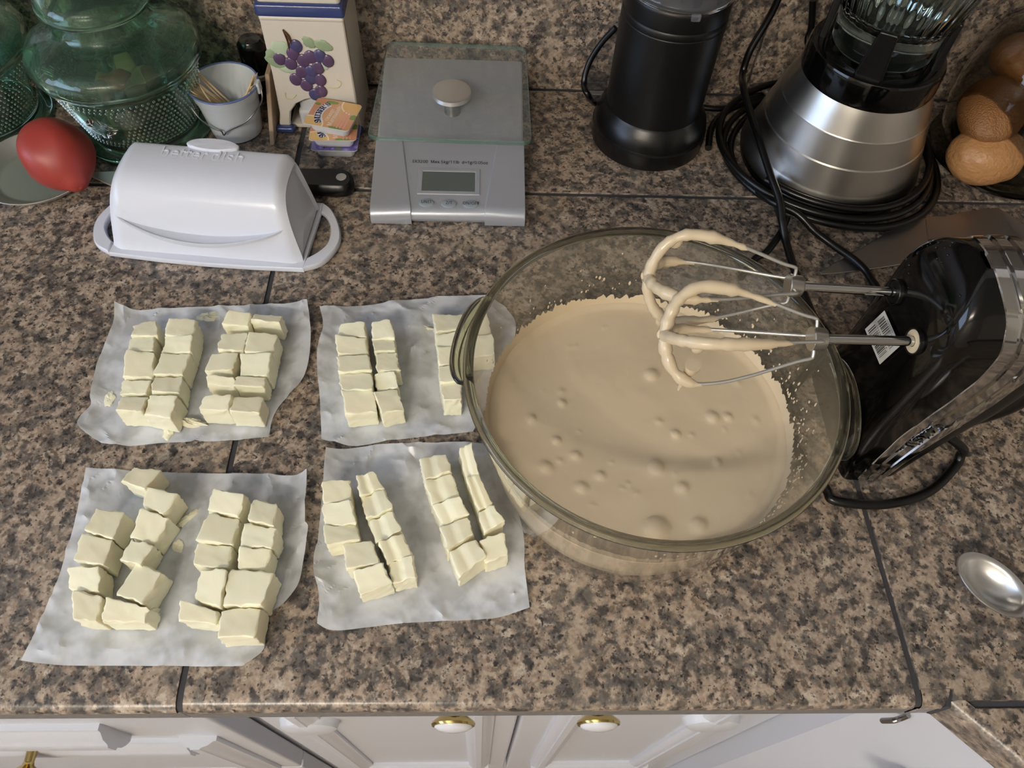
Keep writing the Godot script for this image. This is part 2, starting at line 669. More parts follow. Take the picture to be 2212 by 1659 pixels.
func knob(parent: Node3D, p: Vector3, out: Vector3) -> void:
	# brass stem and cup with a white porcelain face, standing out of a door at p
	var b := Basis(Quaternion(Vector3.UP, out))
	var x := Transform3D(b, p)
	var k := part("knob", Geo.new().lathe([[9, 0], [9, 2], [5, 3], [4.6, 12], [5.5, 15], [11, 19], [15, 22], [15.6, 23.5], [15, 25], [12, 25.2]], Vector3.ZERO, 32).moved(x), M.brass, parent, 40, "brass and white porcelain knob")
	part("porcelain_face", Geo.new().lathe([[13.4, 24], [13.2, 26.2], [10, 28], [5, 29], [0.1, 29.3]], Vector3.ZERO, 32).moved(x), M.porcelain, k, 60)


func cabinets() -> void:
	var d := thing("drawer_cabinet", "white drawer cabinet with stepped mouldings and a brass pull", "cabinet", V(-400, -914, 130))
	part("body", Geo.new().rounded(V(392, 442, 270), 2, 1, 1, V(-418, -472, 134)), M.white_paint, d)
	var y := -34.0
	for k in 2:
		var h: float = [560, 290][k]
		var dr := part("drawer", Geo.new().rounded(V(340, h / 2 - 4, 10), 3, 2, 1, V(-388, y - h / 2, 416)), M.white_paint, d)
		if k == 0:
			part("moulding", ogee(V(-720, -255, 426), V(-146, -255, 426), Vector3.UP, V(0, 0, 1), 70, 16), M.white_paint, dr)
			part("moulding", ogee(V(-720, -345, 426), V(-105, -345, 426), Vector3.UP, V(0, 0, 1), 60, 12), M.white_paint, dr)
			part("moulding", ogee(V(-88, -300, 426), V(-88, -575, 426), V(1, 0, 0), V(0, 0, 1), 36, 12), M.white_paint, dr)
			knob(dr, V(-254.6, -329.8, 432.0), V(0, 0, 1))
		y -= h
	var u := thing("door_cabinet", "white double door cabinet with framed panels and two knobs", "cabinet", V(220, -914, 130))
	part("body", Geo.new().rounded(V(244, 442, 270), 2, 1, 1, V(254.5, -472, 134)), M.white_paint, u)
	for k in 2:
		var cx: float = [103, 320][k]
		var s: float = [1.0, -1.0][k]
		var hw: float = [112, 102][k]
		var dr := part("door", Geo.new().rounded(V(hw, 310, 10), 3, 2, 1, V(cx, -345, 414)), M.white_paint, u)
		var l := cx - hw + 42.0
		var r := cx + hw - 34.0
		for q in [l, r]:
			part("moulding", ogee(V(q, -150, 424), V(q, -570, 424), V(1, 0, 0), V(0, 0, 1), 26, 9), M.white_paint, dr)
		for q in [-130, -582]:
			part("moulding", ogee(V(l - 12, q, 424), V(r + 12, q, 424), Vector3.UP, V(0, 0, 1), 26, 9), M.white_paint, dr)
		part("rosette", Geo.new().lathe([[0.1, 10], [18, 10], [24, 7], [26, 0]], Vector3.ZERO, 32).moved(Transform3D(Basis(Vector3.RIGHT, PI / 2), V(l if k == 0 else r, -222, 424))), M.white_paint, dr, 40)
		knob(dr, V([163, 266][k], -83, 424), V(0, 0, 1))
	var c := thing("corner_cabinet", "plain white cabinet set slantwise under the inner corner of the counter", "cabinet", V(640, -914, 500))
	part("hook", Geo.new().tube(spline(PackedVector3Array([V(496.6, -131.2, 440.6), V(498.3, -117.4, 442.3), V(504.8, -119.2, 440.8), V(507.7, -111.3, 439.7)]), 5), 2.2, 10), M.dark_steel, c)
	var poly := PackedVector2Array([Vector2(500, -130), Vector2(1280, -130), Vector2(1280, 756), Vector2(828, 756), Vector2(500, 428)])
	part("body", Geo.new().prism(poly, -914, -30, 2).outward(), M.white_paint, c)
	var n := V(-0.7071, 0, 0.7071)
	var along := V(0.7071, 0, 0.7071)
	var q := V(680, -330, 608) + n * 6
	part("door", Geo.new().rounded(V(170, 280, 8), 3, 2, 1).moved(Transform3D(Basis(along, Vector3.UP, n), q)), M.white_paint, c)
	knob(c, V(543.3, -193.8, 471.3) + n * 12, n)


# ---------------------------------------------------------------- butter on waxed paper
func paper(label: String, top: PackedVector3Array, right: PackedVector3Array, bottom: PackedVector3Array, left: PackedVector3Array, chunks: Array, sd: int) -> void:
	var n := 72
	var lines := []
	for l in [top, right, bottom, left]:
		var s := spline(l, 5)
		var even := PackedVector3Array()
		var total := 0.0
		for i in s.size() - 1:
			total += s[i].distance_to(s[i + 1])
		var want := 0.0
		var gone := 0.0
		var i := 0
		for k in n + 1:
			want = total * k / n
			while i < s.size() - 2 and gone + s[i].distance_to(s[i + 1]) < want:
				gone += s[i].distance_to(s[i + 1])
				i += 1
			even.append(s[i].lerp(s[i + 1], clampf((want - gone) / maxf(0.001, s[i].distance_to(s[i + 1])), 0, 1)))
		lines.append(even)
	var f := FastNoiseLite.new()
	f.seed = sd
	f.frequency = 0.028
	f.noise_type = FastNoiseLite.TYPE_SIMPLEX
	f.fractal_type = FastNoiseLite.FRACTAL_RIDGED
	f.fractal_octaves = 3
	var c := FastNoiseLite.new()
	c.seed = sd + 5
	c.noise_type = FastNoiseLite.TYPE_CELLULAR
	c.cellular_return_type = FastNoiseLite.RETURN_DISTANCE
	c.frequency = 0.045
	var rows := []
	for i in n + 1:
		var row := PackedVector3Array()
		var v := float(i) / n
		for j in n + 1:
			var u := float(j) / n
			var p: Vector3 = lines[0][j] * (1 - v) + lines[2][n - j] * v + lines[3][n - i] * (1 - u) + lines[1][i] * u
			p -= lines[0][0] * (1 - u) * (1 - v) + lines[0][n] * u * (1 - v) + lines[2][0] * u * v + lines[2][n] * (1 - u) * v
			var near := 99.0
			for q in chunks:
				near = minf(near, maxf(absf(p.x - q.x) - q.z, absf(p.z - q.y) - q.w))
			var free := smoothstep(2.0, 12.0, near)
			p.y = maxf(0.35, 0.5 + (p.y + 2.2 * pow(maxf(0.0, f.get_noise_2d(p.x * 0.6, p.z * 0.6) + 0.25), 1.5) + 1.3 * maxf(0.0, c.get_noise_2d(p.x * 0.6, p.z * 0.6) + 0.5)) * free)
			row.append(p)
		rows.append(row)
	var at: Vector3 = rows[n / 2][n / 2]
	at.y = 0
	solo("wax_paper", Geo.new().grid(rows), M.paper, label, "paper", at, 30)


func chunk(q: Array, h: float, label: String, group: String, sd: int, ridge := 0.0) -> void:
	# a cut piece of butter: q are its four top corners (x, z) from the back, clockwise
	var mid := Vector2.ZERO
	for p in q:
		mid += p / 4.0
	var g := Geo.new().rounded(V(1, 1, 1), 0.10, 2, 7)
	var tx := 1.3 * sin(sd * 2.3)
	var tz := 1.5 * sin(sd * 1.7 + 1)
	for i in g.v.size():
		var p := g.v[i]
		var u := (p.x + 1) / 2
		var w := (p.z + 1) / 2
		var a: Vector2 = q[0].lerp(q[1], u).lerp(q[3].lerp(q[2], u), w)
		a = mid + (a - mid) * (1.0 - 0.006 * p.y)
		var y := 0.95 + (h + tx * p.x + tz * p.z) * (p.y + 1) / 2
		var k := clampf((p.y + 1) / 2, 0, 1)
		if ridge != 0.0:
			y -= k * absf(ridge) * smoothstep(-0.15, 0.15, -p.x * signf(ridge)) * 0.8
			y += k * 1.1 * exp(-pow((p.x + 0.75 * signf(ridge)) * 5.0, 2.0))
		var s := V(a.x, y, a.y) * 1.0
		var o := V(wob.get_noise_3d(s.x * 4, s.y * 4 + sd * 31, s.z * 4), wob.get_noise_3d(s.x * 4 + 90, s.y * 4 + sd * 31, s.z * 4), wob.get_noise_3d(s.x * 4, s.y * 4 + 70 + sd * 31, s.z * 4))
		var edge := 1.0 if maxf(absf(p.x), absf(p.z)) > 0.9 and p.y > 0.55 else 0.4
		s += V(o.x * 1.4, o.y * 0.9 * k, o.z * 1.4) * edge
		var tear := wob.get_noise_3d(s.x * 11, s.y * 9 + sd * 7, s.z * 11)
		if maxf(absf(p.x), absf(p.z)) > 0.97:
			s += V(signf(p.x) * float(absf(p.x) > 0.97), 0, signf(p.z) * float(absf(p.z) > 0.97)) * maxf(0.0, tear) * 1.1
		s.y = maxf(s.y, 0.95)
		g.v[i] = s
	solo("butter_chunk", g.outward(), M.butter, label, "butter", V(mid.x, 0.95, mid.y), 62, group)


func smear(p: Vector3, rx: float, rz: float, h: float, turn: float, label: String) -> void:
	var g := Geo.new().ball(V(rx, h, rz), Vector3.ZERO, 10)
	for i in g.v.size():
		var s := g.v[i]
		var k := 1.0 + 0.55 * wob.get_noise_3d(s.x * 9 + p.x, 0, s.z * 9 + p.z)
		g.v[i] = V(s.x * k, maxf(s.y, -0.3) * (1 + wob.get_noise_2d(s.x * 12, s.z * 12 + p.x)), s.z * k).rotated(Vector3.UP, turn) + p
	solo("butter_smear", g.outward(), M.smear, label, "butter smear", p, 70, "butter smears on the papers")


func butter() -> void:
	var top0 := PackedVector3Array([V(-117.8, 9.0, 145.3), V(-105.4, 1.0, 148.0), V(-82.9, 3.0, 148.0), V(-53.9, 4.0, 146.4), V(-0.4, 2.0, 142.0), V(14.0, 4.0, 142.2), V(36.5, 9.0, 141.6)])
	var right0 := PackedVector3Array([V(36.5, 9.0, 141.6), V(43.0, 5.0, 174.3), V(42.6, 3.0, 212.1), V(25.1, 1.0, 243.6), V(24.2, 3.0, 265.6)])
	var bottom0 := PackedVector3Array([V(24.2, 3.0, 265.6), V(0.1, 0.0, 267.6), V(-46.8, -0.0, 269.7), V(-75.9, 0.0, 273.0), V(-94.4, 1.0, 271.6)])
	var left0 := PackedVector3Array([V(-94.4, 1.0, 271.6), V(-115.7, 3.0, 256.5), V(-112.0, 1.0, 239.2), V(-113.7, 3.0, 230.5), V(-118.2, 1.0, 203.5), V(-116.7, 2.0, 177.0), V(-116.5, 3.0, 159.1), V(-117.8, 9.0, 145.3)])
	paper("crinkled sheet of white waxed paper under butter, in front of the butter dish", top0, right0, bottom0, left0, [Vector4(-79.5, 181.9, 10.7, 8.7), Vector4(-78.3, 196.5, 10.8, 7.0), Vector4(-74.7, 215.9, 12.1, 11.3), Vector4(-73.2, 234.9, 10.4, 6.0), Vector4(-71.3, 249.8, 10.1, 7.3), Vector4(-52.1, 180.8, 11.3, 8.5), Vector4(-51.4, 195.9, 11.2, 7.6), Vector4(-51.6, 213.8, 11.1, 10.0), Vector4(-50.9, 232.8, 11.2, 7.9), Vector4(-50.5, 251.1, 10.8, 9.7), Vector4(-11.0, 170.9, 10.4, 6.5), Vector4(-10.8, 192.8, 10.4, 9.1), Vector4(-15.4, 212.1, 10.4, 9.0), Vector4(-12.1, 229.6, 10.3, 3.5), Vector4(-11.9, 247.9, 11.1, 6.4), Vector4(11.3, 170.3, 11.9, 5.2), Vector4(11.0, 194.8, 11.0, 9.8), Vector4(10.4, 214.5, 11.9, 9.6), Vector4(9.1, 229.0, 11.2, 4.5), Vector4(9.9, 248.8, 10.7, 7.5)], 70)
	chunk([Vector2(-89.2, 177.3), Vector2(-73.4, 172.1), Vector2(-67.8, 189.5), Vector2(-87.5, 188.7)], 20.4, "rearmost butter chunk in leftmost column, paper before the butter dish", "butter on the paper before the butter dish", 0, 0.0)
	chunk([Vector2(-88.9, 189.9), Vector2(-69.9, 189.6), Vector2(-67.2, 203.5), Vector2(-87.2, 203.1)], 20.5, "second from rear butter chunk in leftmost column, paper before the butter dish", "butter on the paper before the butter dish", 1, 0.0)
	chunk([Vector2(-86.5, 204.7), Vector2(-66.5, 204.8), Vector2(-62.2, 226.6), Vector2(-83.6, 227.3)], 21.8, "middle butter chunk in leftmost column, paper before the butter dish", "butter on the paper before the butter dish", 2, 0.0)
	chunk([Vector2(-83.9, 228.9), Vector2(-63.0, 229.2), Vector2(-63.4, 240.7), Vector2(-82.6, 240.9)], 20.0, "second from front butter chunk in leftmost column, paper before the butter dish", "butter on the paper before the butter dish", 3, 0.0)
	chunk([Vector2(-81.3, 242.7), Vector2(-61.8, 243.4), Vector2(-61.1, 257.2), Vector2(-81.0, 256.0)], 21.2, "frontmost butter chunk in leftmost column, paper before the butter dish", "butter on the paper before the butter dish", 4, 0.0)
	chunk([Vector2(-62.9, 172.8), Vector2(-43.2, 172.2), Vector2(-40.3, 189.0), Vector2(-62.0, 189.1)], 21.5, "rearmost butter chunk in second column, paper before the butter dish", "butter on the paper before the butter dish", 5, 0.0)
	chunk([Vector2(-62.7, 188.6), Vector2(-40.9, 188.2), Vector2(-40.3, 203.5), Vector2(-61.8, 203.2)], 20.3, "second from rear butter chunk in second column, paper before the butter dish", "butter on the paper before the butter dish", 6, 0.0)
	chunk([Vector2(-61.9, 203.9), Vector2(-40.5, 203.8), Vector2(-41.3, 223.6), Vector2(-62.8, 223.9)], 19.9, "middle butter chunk in second column, paper before the butter dish", "butter on the paper before the butter dish", 7, 0.0)
	chunk([Vector2(-62.2, 225.5), Vector2(-41.4, 224.9), Vector2(-39.8, 240.7), Vector2(-60.1, 240.0)], 20.5, "second from front butter chunk in second column, paper before the butter dish", "butter on the paper before the butter dish", 8, 0.0)
	chunk([Vector2(-60.1, 242.2), Vector2(-39.7, 242.9), Vector2(-40.9, 261.7), Vector2(-61.3, 257.7)], 21.4, "frontmost butter chunk in second column, paper before the butter dish", "butter on the paper before the butter dish", 9, 0.0)
	chunk([Vector2(-18.8, 164.4), Vector2(-1.2, 165.2), Vector2(-2.0, 177.5), Vector2(-22.0, 176.7)], 21.1, "rearmost butter chunk in third column, paper before the butter dish", "butter on the paper before the butter dish", 10, 0.0)
	chunk([Vector2(-20.2, 184.1), Vector2(-0.6, 183.8), Vector2(-1.1, 202.0), Vector2(-21.4, 201.1)], 20.2, "second from rear butter chunk in third column, paper before the butter dish", "butter on the paper before the butter dish", 11, 0.0)
	chunk([Vector2(-24.4, 203.1), Vector2(-5.3, 203.6), Vector2(-5.7, 221.1), Vector2(-26.1, 220.6)], 20.8, "middle butter chunk in third column, paper before the butter dish", "butter on the paper before the butter dish", 12, 0.0)
	chunk([Vector2(-22.3, 226.3), Vector2(-2.6, 226.5), Vector2(-1.6, 233.3), Vector2(-21.8, 232.2)], 21.4, "second from front butter chunk in third column, paper before the butter dish", "butter on the paper before the butter dish", 13, 0.0)
	chunk([Vector2(-22.0, 241.7), Vector2(-0.9, 241.9), Vector2(-1.7, 254.4), Vector2(-23.0, 253.7)], 20.8, "frontmost butter chunk in third column, paper before the butter dish", "butter on the paper before the butter dish", 14, 0.0)
	chunk([Vector2(0.9, 165.6), Vector2(22.9, 167.1), Vector2(22.4, 176.0), Vector2(-0.8, 172.6)], 21.3, "rearmost butter chunk in rightmost column, paper before the butter dish", "butter on the paper before the butter dish", 15, 0.0)
	chunk([Vector2(0.5, 185.0), Vector2(22.1, 185.4), Vector2(21.4, 204.6), Vector2(0.2, 203.9)], 22.1, "second from rear butter chunk in rightmost column, paper before the butter dish", "butter on the paper before the butter dish", 16, 0.0)
	chunk([Vector2(-2.0, 204.8), Vector2(21.8, 205.7), Vector2(21.4, 223.4), Vector2(0.2, 224.0)], 21.4, "middle butter chunk in rightmost column, paper before the butter dish", "butter on the paper before the butter dish", 17, 0.0)
	chunk([Vector2(-2.2, 224.6), Vector2(20.2, 224.8), Vector2(19.1, 233.6), Vector2(-0.9, 233.2)], 20.7, "second from front butter chunk in rightmost column, paper before the butter dish", "butter on the paper before the butter dish", 18, 0.0)
	chunk([Vector2(0.1, 241.5), Vector2(20.4, 241.8), Vector2(20.3, 256.6), Vector2(-1.1, 255.4)], 20.2, "frontmost butter chunk in rightmost column, paper before the butter dish", "butter on the paper before the butter dish", 19, 0.0)
	var top1 := PackedVector3Array([V(45.3, 2.0, 142.4), V(66.1, 1.0, 141.2), V(86.8, 2.0, 140.0), V(119.6, 4.0, 135.4), V(176.3, 3.0, 128.3), V(187.8, 2.0, 130.7)])
	var right1 := PackedVector3Array([V(187.8, 2.0, 130.7), V(200.1, 2.0, 142.8), V(207.7, 2.0, 159.2), V(202.2, 1.0, 193.2), V(189.7, 0.0, 222.4), V(174.1, 0.0, 258.4)])
	var bottom1 := PackedVector3Array([V(174.1, 0.0, 258.4), V(156.2, 2.0, 261.9), V(125.3, 1.0, 265.2), V(97.3, 1.0, 270.7), V(83.8, 2.0, 272.2), V(63.0, 2.0, 267.2)])
	var left1 := PackedVector3Array([V(63.0, 2.0, 267.2), V(57.4, 1.0, 234.1), V(49.7, 3.0, 190.8), V(50.9, 2.0, 163.0), V(45.3, 2.0, 142.4)])
	paper("crinkled waxed paper sheet under butter, in front of the scale, partly behind the bowl", top1, right1, bottom1, left1, [Vector4(78.9, 180.2, 11.3, 7.5), Vector4(80.0, 195.1, 12.7, 7.8), Vector4(83.6, 212.5, 14.0, 8.5), Vector4(87.1, 228.9, 13.5, 8.3), Vector4(90.8, 245.8, 13.2, 10.2), Vector4(102.3, 180.3, 9.8, 8.9), Vector4(105.0, 194.8, 9.3, 7.2), Vector4(108.5, 210.8, 10.0, 8.8), Vector4(109.0, 226.8, 9.7, 7.7), Vector4(112.5, 244.6, 11.4, 11.2), Vector4(152.8, 171.3, 11.6, 10.1), Vector4(154.1, 190.0, 10.0, 8.2), Vector4(154.9, 204.6, 9.0, 8.0), Vector4(156.1, 220.7, 8.6, 8.1), Vector4(157.9, 236.7, 8.4, 8.3), Vector4(177.5, 172.3, 10.0, 11.5), Vector4(180.5, 193.7, 10.3, 10.2)], 71)
	chunk([Vector2(69.2, 174.1), Vector2(88.2, 172.7), Vector2(90.4, 187.7), Vector2(67.8, 186.3)], 20.6, "rearmost butter chunk in leftmost column, paper before the scale", "butter on the paper before the scale", 20, 0.0)
	chunk([Vector2(67.3, 187.3), Vector2(90.6, 188.4), Vector2(92.7, 201.8), Vector2(69.4, 203.0)], 21.0, "second from rear butter chunk in leftmost column, paper before the scale", "butter on the paper before the scale", 21, 0.0)
	chunk([Vector2(69.8, 204.8), Vector2(93.5, 204.2), Vector2(97.8, 220.0), Vector2(73.3, 221.2)], 21.9, "middle butter chunk in leftmost column, paper before the scale", "butter on the paper before the scale", 22, 0.0)
	chunk([Vector2(73.3, 221.5), Vector2(98.0, 220.7), Vector2(100.2, 236.2), Vector2(77.0, 237.2)], 21.7, "second from front butter chunk in leftmost column, paper before the scale", "butter on the paper before the scale", 23, 0.0)
	chunk([Vector2(77.2, 237.1), Vector2(100.1, 236.2), Vector2(103.7, 253.3), Vector2(82.0, 256.6)], 20.6, "frontmost butter chunk in leftmost column, paper before the scale", "butter on the paper before the scale", 24, 0.0)
	chunk([Vector2(92.9, 172.6), Vector2(108.3, 171.3), Vector2(112.4, 188.1), Vector2(95.6, 189.2)], 22.0, "rearmost butter chunk in middle column, paper before the scale", "butter on the paper before the scale", 25, 0.0)
	chunk([Vector2(95.4, 188.8), Vector2(112.2, 187.8), Vector2(114.0, 200.4), Vector2(98.4, 202.2)], 20.9, "second from rear butter chunk in middle column, paper before the scale", "butter on the paper before the scale", 26, 0.0)
	chunk([Vector2(98.8, 203.2), Vector2(114.6, 202.2), Vector2(118.7, 218.1), Vector2(102.1, 219.9)], 21.5, "middle butter chunk in middle column, paper before the scale", "butter on the paper before the scale", 27, 0.0)
	chunk([Vector2(99.1, 220.3), Vector2(115.0, 219.7), Vector2(118.4, 232.0), Vector2(103.4, 235.1)], 20.1, "second from front butter chunk in middle column, paper before the scale", "butter on the paper before the scale", 28, 0.0)
	chunk([Vector2(100.6, 237.1), Vector2(118.1, 233.7), Vector2(123.4, 251.7), Vector2(107.9, 256.0)], 20.1, "frontmost butter chunk in middle column, paper before the scale", "butter on the paper before the scale", 29, 0.0)
	chunk([Vector2(140.5, 162.0), Vector2(163.8, 162.1), Vector2(163.6, 178.8), Vector2(143.1, 182.3)], 20.3, "rearmost butter chunk in column beside the bowl, paper before the scale", "butter on the paper before the scale", 30, 0.0)
	chunk([Vector2(143.7, 185.0), Vector2(163.7, 181.1), Vector2(163.5, 196.4), Vector2(145.6, 197.5)], 21.9, "second from rear butter chunk in column beside the bowl, paper before the scale", "butter on the paper before the scale", 31, 0.0)
	chunk([Vector2(145.6, 197.5), Vector2(163.6, 196.5), Vector2(163.3, 211.7), Vector2(147.3, 212.5)], 21.4, "middle butter chunk in column beside the bowl, paper before the scale", "butter on the paper before the scale", 32, 0.0)
	chunk([Vector2(147.3, 213.4), Vector2(163.9, 212.6), Vector2(164.5, 227.9), Vector2(148.6, 228.9)], 21.8, "second from front butter chunk in column beside the bowl, paper before the scale", "butter on the paper before the scale", 33, 0.0)
	chunk([Vector2(148.8, 229.2), Vector2(164.7, 228.1), Vector2(165.5, 244.6), Vector2(152.5, 244.7)], 21.3, "frontmost butter chunk in column beside the bowl, paper before the scale", "butter on the paper before the scale", 34, 0.0)
	chunk([Vector2(168.0, 161.4), Vector2(184.2, 161.1), Vector2(188.0, 182.9), Vector2(169.7, 184.0)], 20.8, "rearmost butter chunk in column under the bowl rim, paper before the scale", "butter on the paper before the scale", 35, 0.0)
	chunk([Vector2(169.8, 184.8), Vector2(188.3, 183.7), Vector2(190.5, 202.1), Vector2(173.3, 204.1)], 21.0, "frontmost butter chunk in column under the bowl rim, paper before the scale", "butter on the paper before the scale", 36, 0.0)
	var top2 := PackedVector3Array([V(-99.6, 2.0, 291.2), V(-69.2, 0.0, 292.6), V(-46.0, 0.0, 293.5), V(-15.3, 1.0, 294.8), V(25.6, 2.0, 295.6), V(47.1, 4.0, 297.4), V(58.2, 11.0, 296.0)])
	var right2 := PackedVector3Array([V(58.2, 11.0, 296.0), V(61.0, 7.0, 331.5), V(64.0, 7.0, 336.8), V(64.0, 7.0, 358.9), V(61.7, 7.0, 379.4), V(45.2, 6.0, 394.6), V(45.9, 5.0, 414.9), V(35.4, 1.0, 426.0)])
	var bottom2 := PackedVector3Array([V(35.4, 1.0, 426.0), V(12.2, 0.0, 425.7), V(-32.6, 0.0, 425.1), V(-76.6, 1.0, 424.8), V(-99.4, 2.0, 422.1)])
	var left2 := PackedVector3Array([V(-99.4, 2.0, 422.1), V(-94.2, 1.0, 382.8), V(-94.7, 1.0, 340.2), V(-97.4, 1.0, 310.8), V(-99.6, 2.0, 291.2)])
	paper("waxed paper sheet under butter at the counter edge by the drawers", top2, right2, bottom2, left2, [Vector4(-64.5, 340.2, 10.2, 11.1), Vector4(-65.8, 359.2, 10.0, 10.7), Vector4(-66.8, 377.4, 11.9, 8.2), Vector4(-59.6, 395.3, 9.9, 9.3), Vector4(-50.5, 307.7, 11.1, 8.7), Vector4(-33.8, 324.8, 11.5, 10.0), Vector4(-35.4, 343.5, 11.1, 11.6), Vector4(-39.2, 360.6, 9.3, 8.6), Vector4(-31.5, 380.0, 12.2, 14.0), Vector4(-35.7, 398.1, 13.4, 6.9), Vector4(10.3, 325.5, 12.4, 10.4), Vector4(9.5, 344.2, 11.9, 11.0), Vector4(9.0, 362.2, 11.5, 8.3), Vector4(12.6, 382.4, 8.8, 11.9), Vector4(8.6, 399.3, 12.6, 6.9), Vector4(36.5, 333.1, 9.1, 10.3), Vector4(36.4, 349.6, 11.1, 8.5), Vector4(35.7, 364.4, 10.3, 7.3), Vector4(35.6, 383.6, 14.3, 12.1), Vector4(34.3, 404.9, 12.2, 9.2)], 72)
	chunk([Vector2(-73.5, 329.9), Vector2(-54.5, 332.6), Vector2(-55.2, 352.0), Vector2(-74.9, 346.2)], 21.2, "rearmost butter chunk in leftmost column, edge paper by the drawers", "butter on the edge paper by the drawers", 37, 0.0)
	chunk([Vector2(-75.9, 348.2), Vector2(-56.3, 352.4), Vector2(-55.8, 369.7), Vector2(-75.3, 366.5)], 21.9, "second from rear butter chunk in leftmost column, edge paper by the drawers", "butter on the edge paper by the drawers", 38, 0.0)
	chunk([Vector2(-78.4, 370.0), Vector2(-58.1, 370.4), Vector2(-54.7, 386.4), Vector2(-75.9, 382.8)], 20.9, "second from front butter chunk in leftmost column, edge paper by the drawers", "butter on the edge paper by the drawers", 39, 0.0)
	chunk([Vector2(-70.5, 385.4), Vector2(-52.6, 388.7), Vector2(-50.7, 404.0), Vector2(-64.5, 403.0)], 21.9, "frontmost butter chunk in leftmost column, edge paper by the drawers", "butter on the edge paper by the drawers", 40, 0.0)
	chunk([Vector2(-57.9, 300.4), Vector2(-38.8, 301.5), Vector2(-44.1, 317.7), Vector2(-61.1, 311.2)], 21.3, "rearmost butter chunk in second column, edge paper by the drawers", "butter on the edge paper by the drawers", 41, 0.0)
	chunk([Vector2(-44.2, 314.7), Vector2(-21.1, 320.7), Vector2(-27.0, 334.8), Vector2(-43.0, 328.8)], 21.8, "second from rear butter chunk in second column, edge paper by the drawers", "butter on the edge paper by the drawers", 42, 0.0)
	chunk([Vector2(-42.8, 331.5), Vector2(-23.2, 337.3), Vector2(-30.0, 354.7), Vector2(-45.4, 350.3)], 21.0, "third from rear butter chunk in second column, edge paper by the drawers", "butter on the edge paper by the drawers", 43, 0.0)
	chunk([Vector2(-44.9, 352.1), Vector2(-29.6, 355.8), Vector2(-34.1, 369.3), Vector2(-48.2, 365.4)], 21.5, "third from front butter chunk in second column, edge paper by the drawers", "butter on the edge paper by the drawers", 44, 0.0)
	chunk([Vector2(-37.1, 365.5), Vector2(-19.2, 373.6), Vector2(-26.1, 393.5), Vector2(-43.6, 387.3)], 20.6, "second from front butter chunk in second column, edge paper by the drawers", "butter on the edge paper by the drawers", 45, 0.0)
	chunk([Vector2(-49.1, 389.9), Vector2(-22.4, 395.3), Vector2(-22.5, 403.8), Vector2(-48.9, 403.3)], 21.1, "frontmost butter chunk in second column, edge paper by the drawers", "butter on the edge paper by the drawers", 46, 0.0)
	chunk([Vector2(-0.7, 315.3), Vector2(23.0, 320.5), Vector2(20.7, 336.1), Vector2(-1.8, 330.3)], 20.3, "rearmost butter chunk in third column, edge paper by the drawers", "butter on the edge paper by the drawers", 47, 0.0)
	chunk([Vector2(0.3, 332.8), Vector2(20.7, 336.7), Vector2(20.3, 354.8), Vector2(-3.1, 352.5)], 20.0, "second from rear butter chunk in third column, edge paper by the drawers", "butter on the edge paper by the drawers", 48, 0.0)
	chunk([Vector2(-2.5, 354.1), Vector2(20.0, 355.5), Vector2(20.4, 370.7), Vector2(-1.7, 368.5)], 19.9, "middle butter chunk in third column, edge paper by the drawers", "butter on the edge paper by the drawers", 49, 0.0)
	chunk([Vector2(4.5, 371.6), Vector2(21.3, 372.1), Vector2(21.0, 395.4), Vector2(3.7, 390.5)], 21.5, "second from front butter chunk in third column, edge paper by the drawers", "butter on the edge paper by the drawers", 50, 0.0)
	chunk([Vector2(-4.6, 391.4), Vector2(19.9, 397.5), Vector2(20.6, 405.3), Vector2(-1.5, 403.0)], 20.9, "frontmost butter chunk in third column, edge paper by the drawers", "butter on the edge paper by the drawers", 51, 0.0)
	chunk([Vector2(27.4, 322.7), Vector2(44.9, 326.9), Vector2(45.7, 343.3), Vector2(28.0, 339.3)], 22.0, "rearmost butter chunk in rightmost column, edge paper by the drawers", "butter on the edge paper by the drawers", 52, 0.0)
	chunk([Vector2(25.3, 340.2), Vector2(47.6, 344.6), Vector2(46.8, 357.2), Vector2(26.0, 356.5)], 21.8, "second from rear butter chunk in rightmost column, edge paper by the drawers", "butter on the edge paper by the drawers", 53, 0.0)
	chunk([Vector2(25.6, 357.2), Vector2(46.3, 358.5), Vector2(44.3, 371.8), Vector2(26.6, 370.3)], 20.7, "middle butter chunk in rightmost column, edge paper by the drawers", "butter on the edge paper by the drawers", 54, 0.0)
	chunk([Vector2(22.1, 370.9), Vector2(50.7, 374.0), Vector2(47.0, 395.1), Vector2(22.6, 394.4)], 22.1, "second from front butter chunk in rightmost column, edge paper by the drawers", "butter on the edge paper by the drawers", 55, 0.0)
	chunk([Vector2(21.8, 396.8), Vector2(46.2, 395.6), Vector2(45.9, 413.5), Vector2(23.1, 413.9)], 21.2, "frontmost butter chunk in rightmost column, edge paper by the drawers", "butter on the edge paper by the drawers", 56, 0.0)
	var top3 := PackedVector3Array([V(67.9, 5.0, 275.6), V(79.6, 2.0, 275.0), V(103.9, 2.0, 271.6), V(134.4, 4.0, 270.9), V(170.2, 1.0, 267.9), V(195.4, -0.0, 270.8)])
	var right3 := PackedVector3Array([V(195.4, -0.0, 270.8), V(202.5, 0.0, 306.3), V(210.4, 0.0, 339.4), V(210.7, 1.0, 363.8), V(213.2, 4.0, 390.7)])
	var bottom3 := PackedVector3Array([V(213.2, 4.0, 390.7), V(206.3, 3.0, 392.8), V(193.3, 1.0, 396.3), V(174.6, 0.0, 398.0), V(139.9, 0.0, 399.1), V(109.8, 1.0, 402.5), V(88.1, 3.0, 404.9), V(78.1, 5.0, 401.1)])
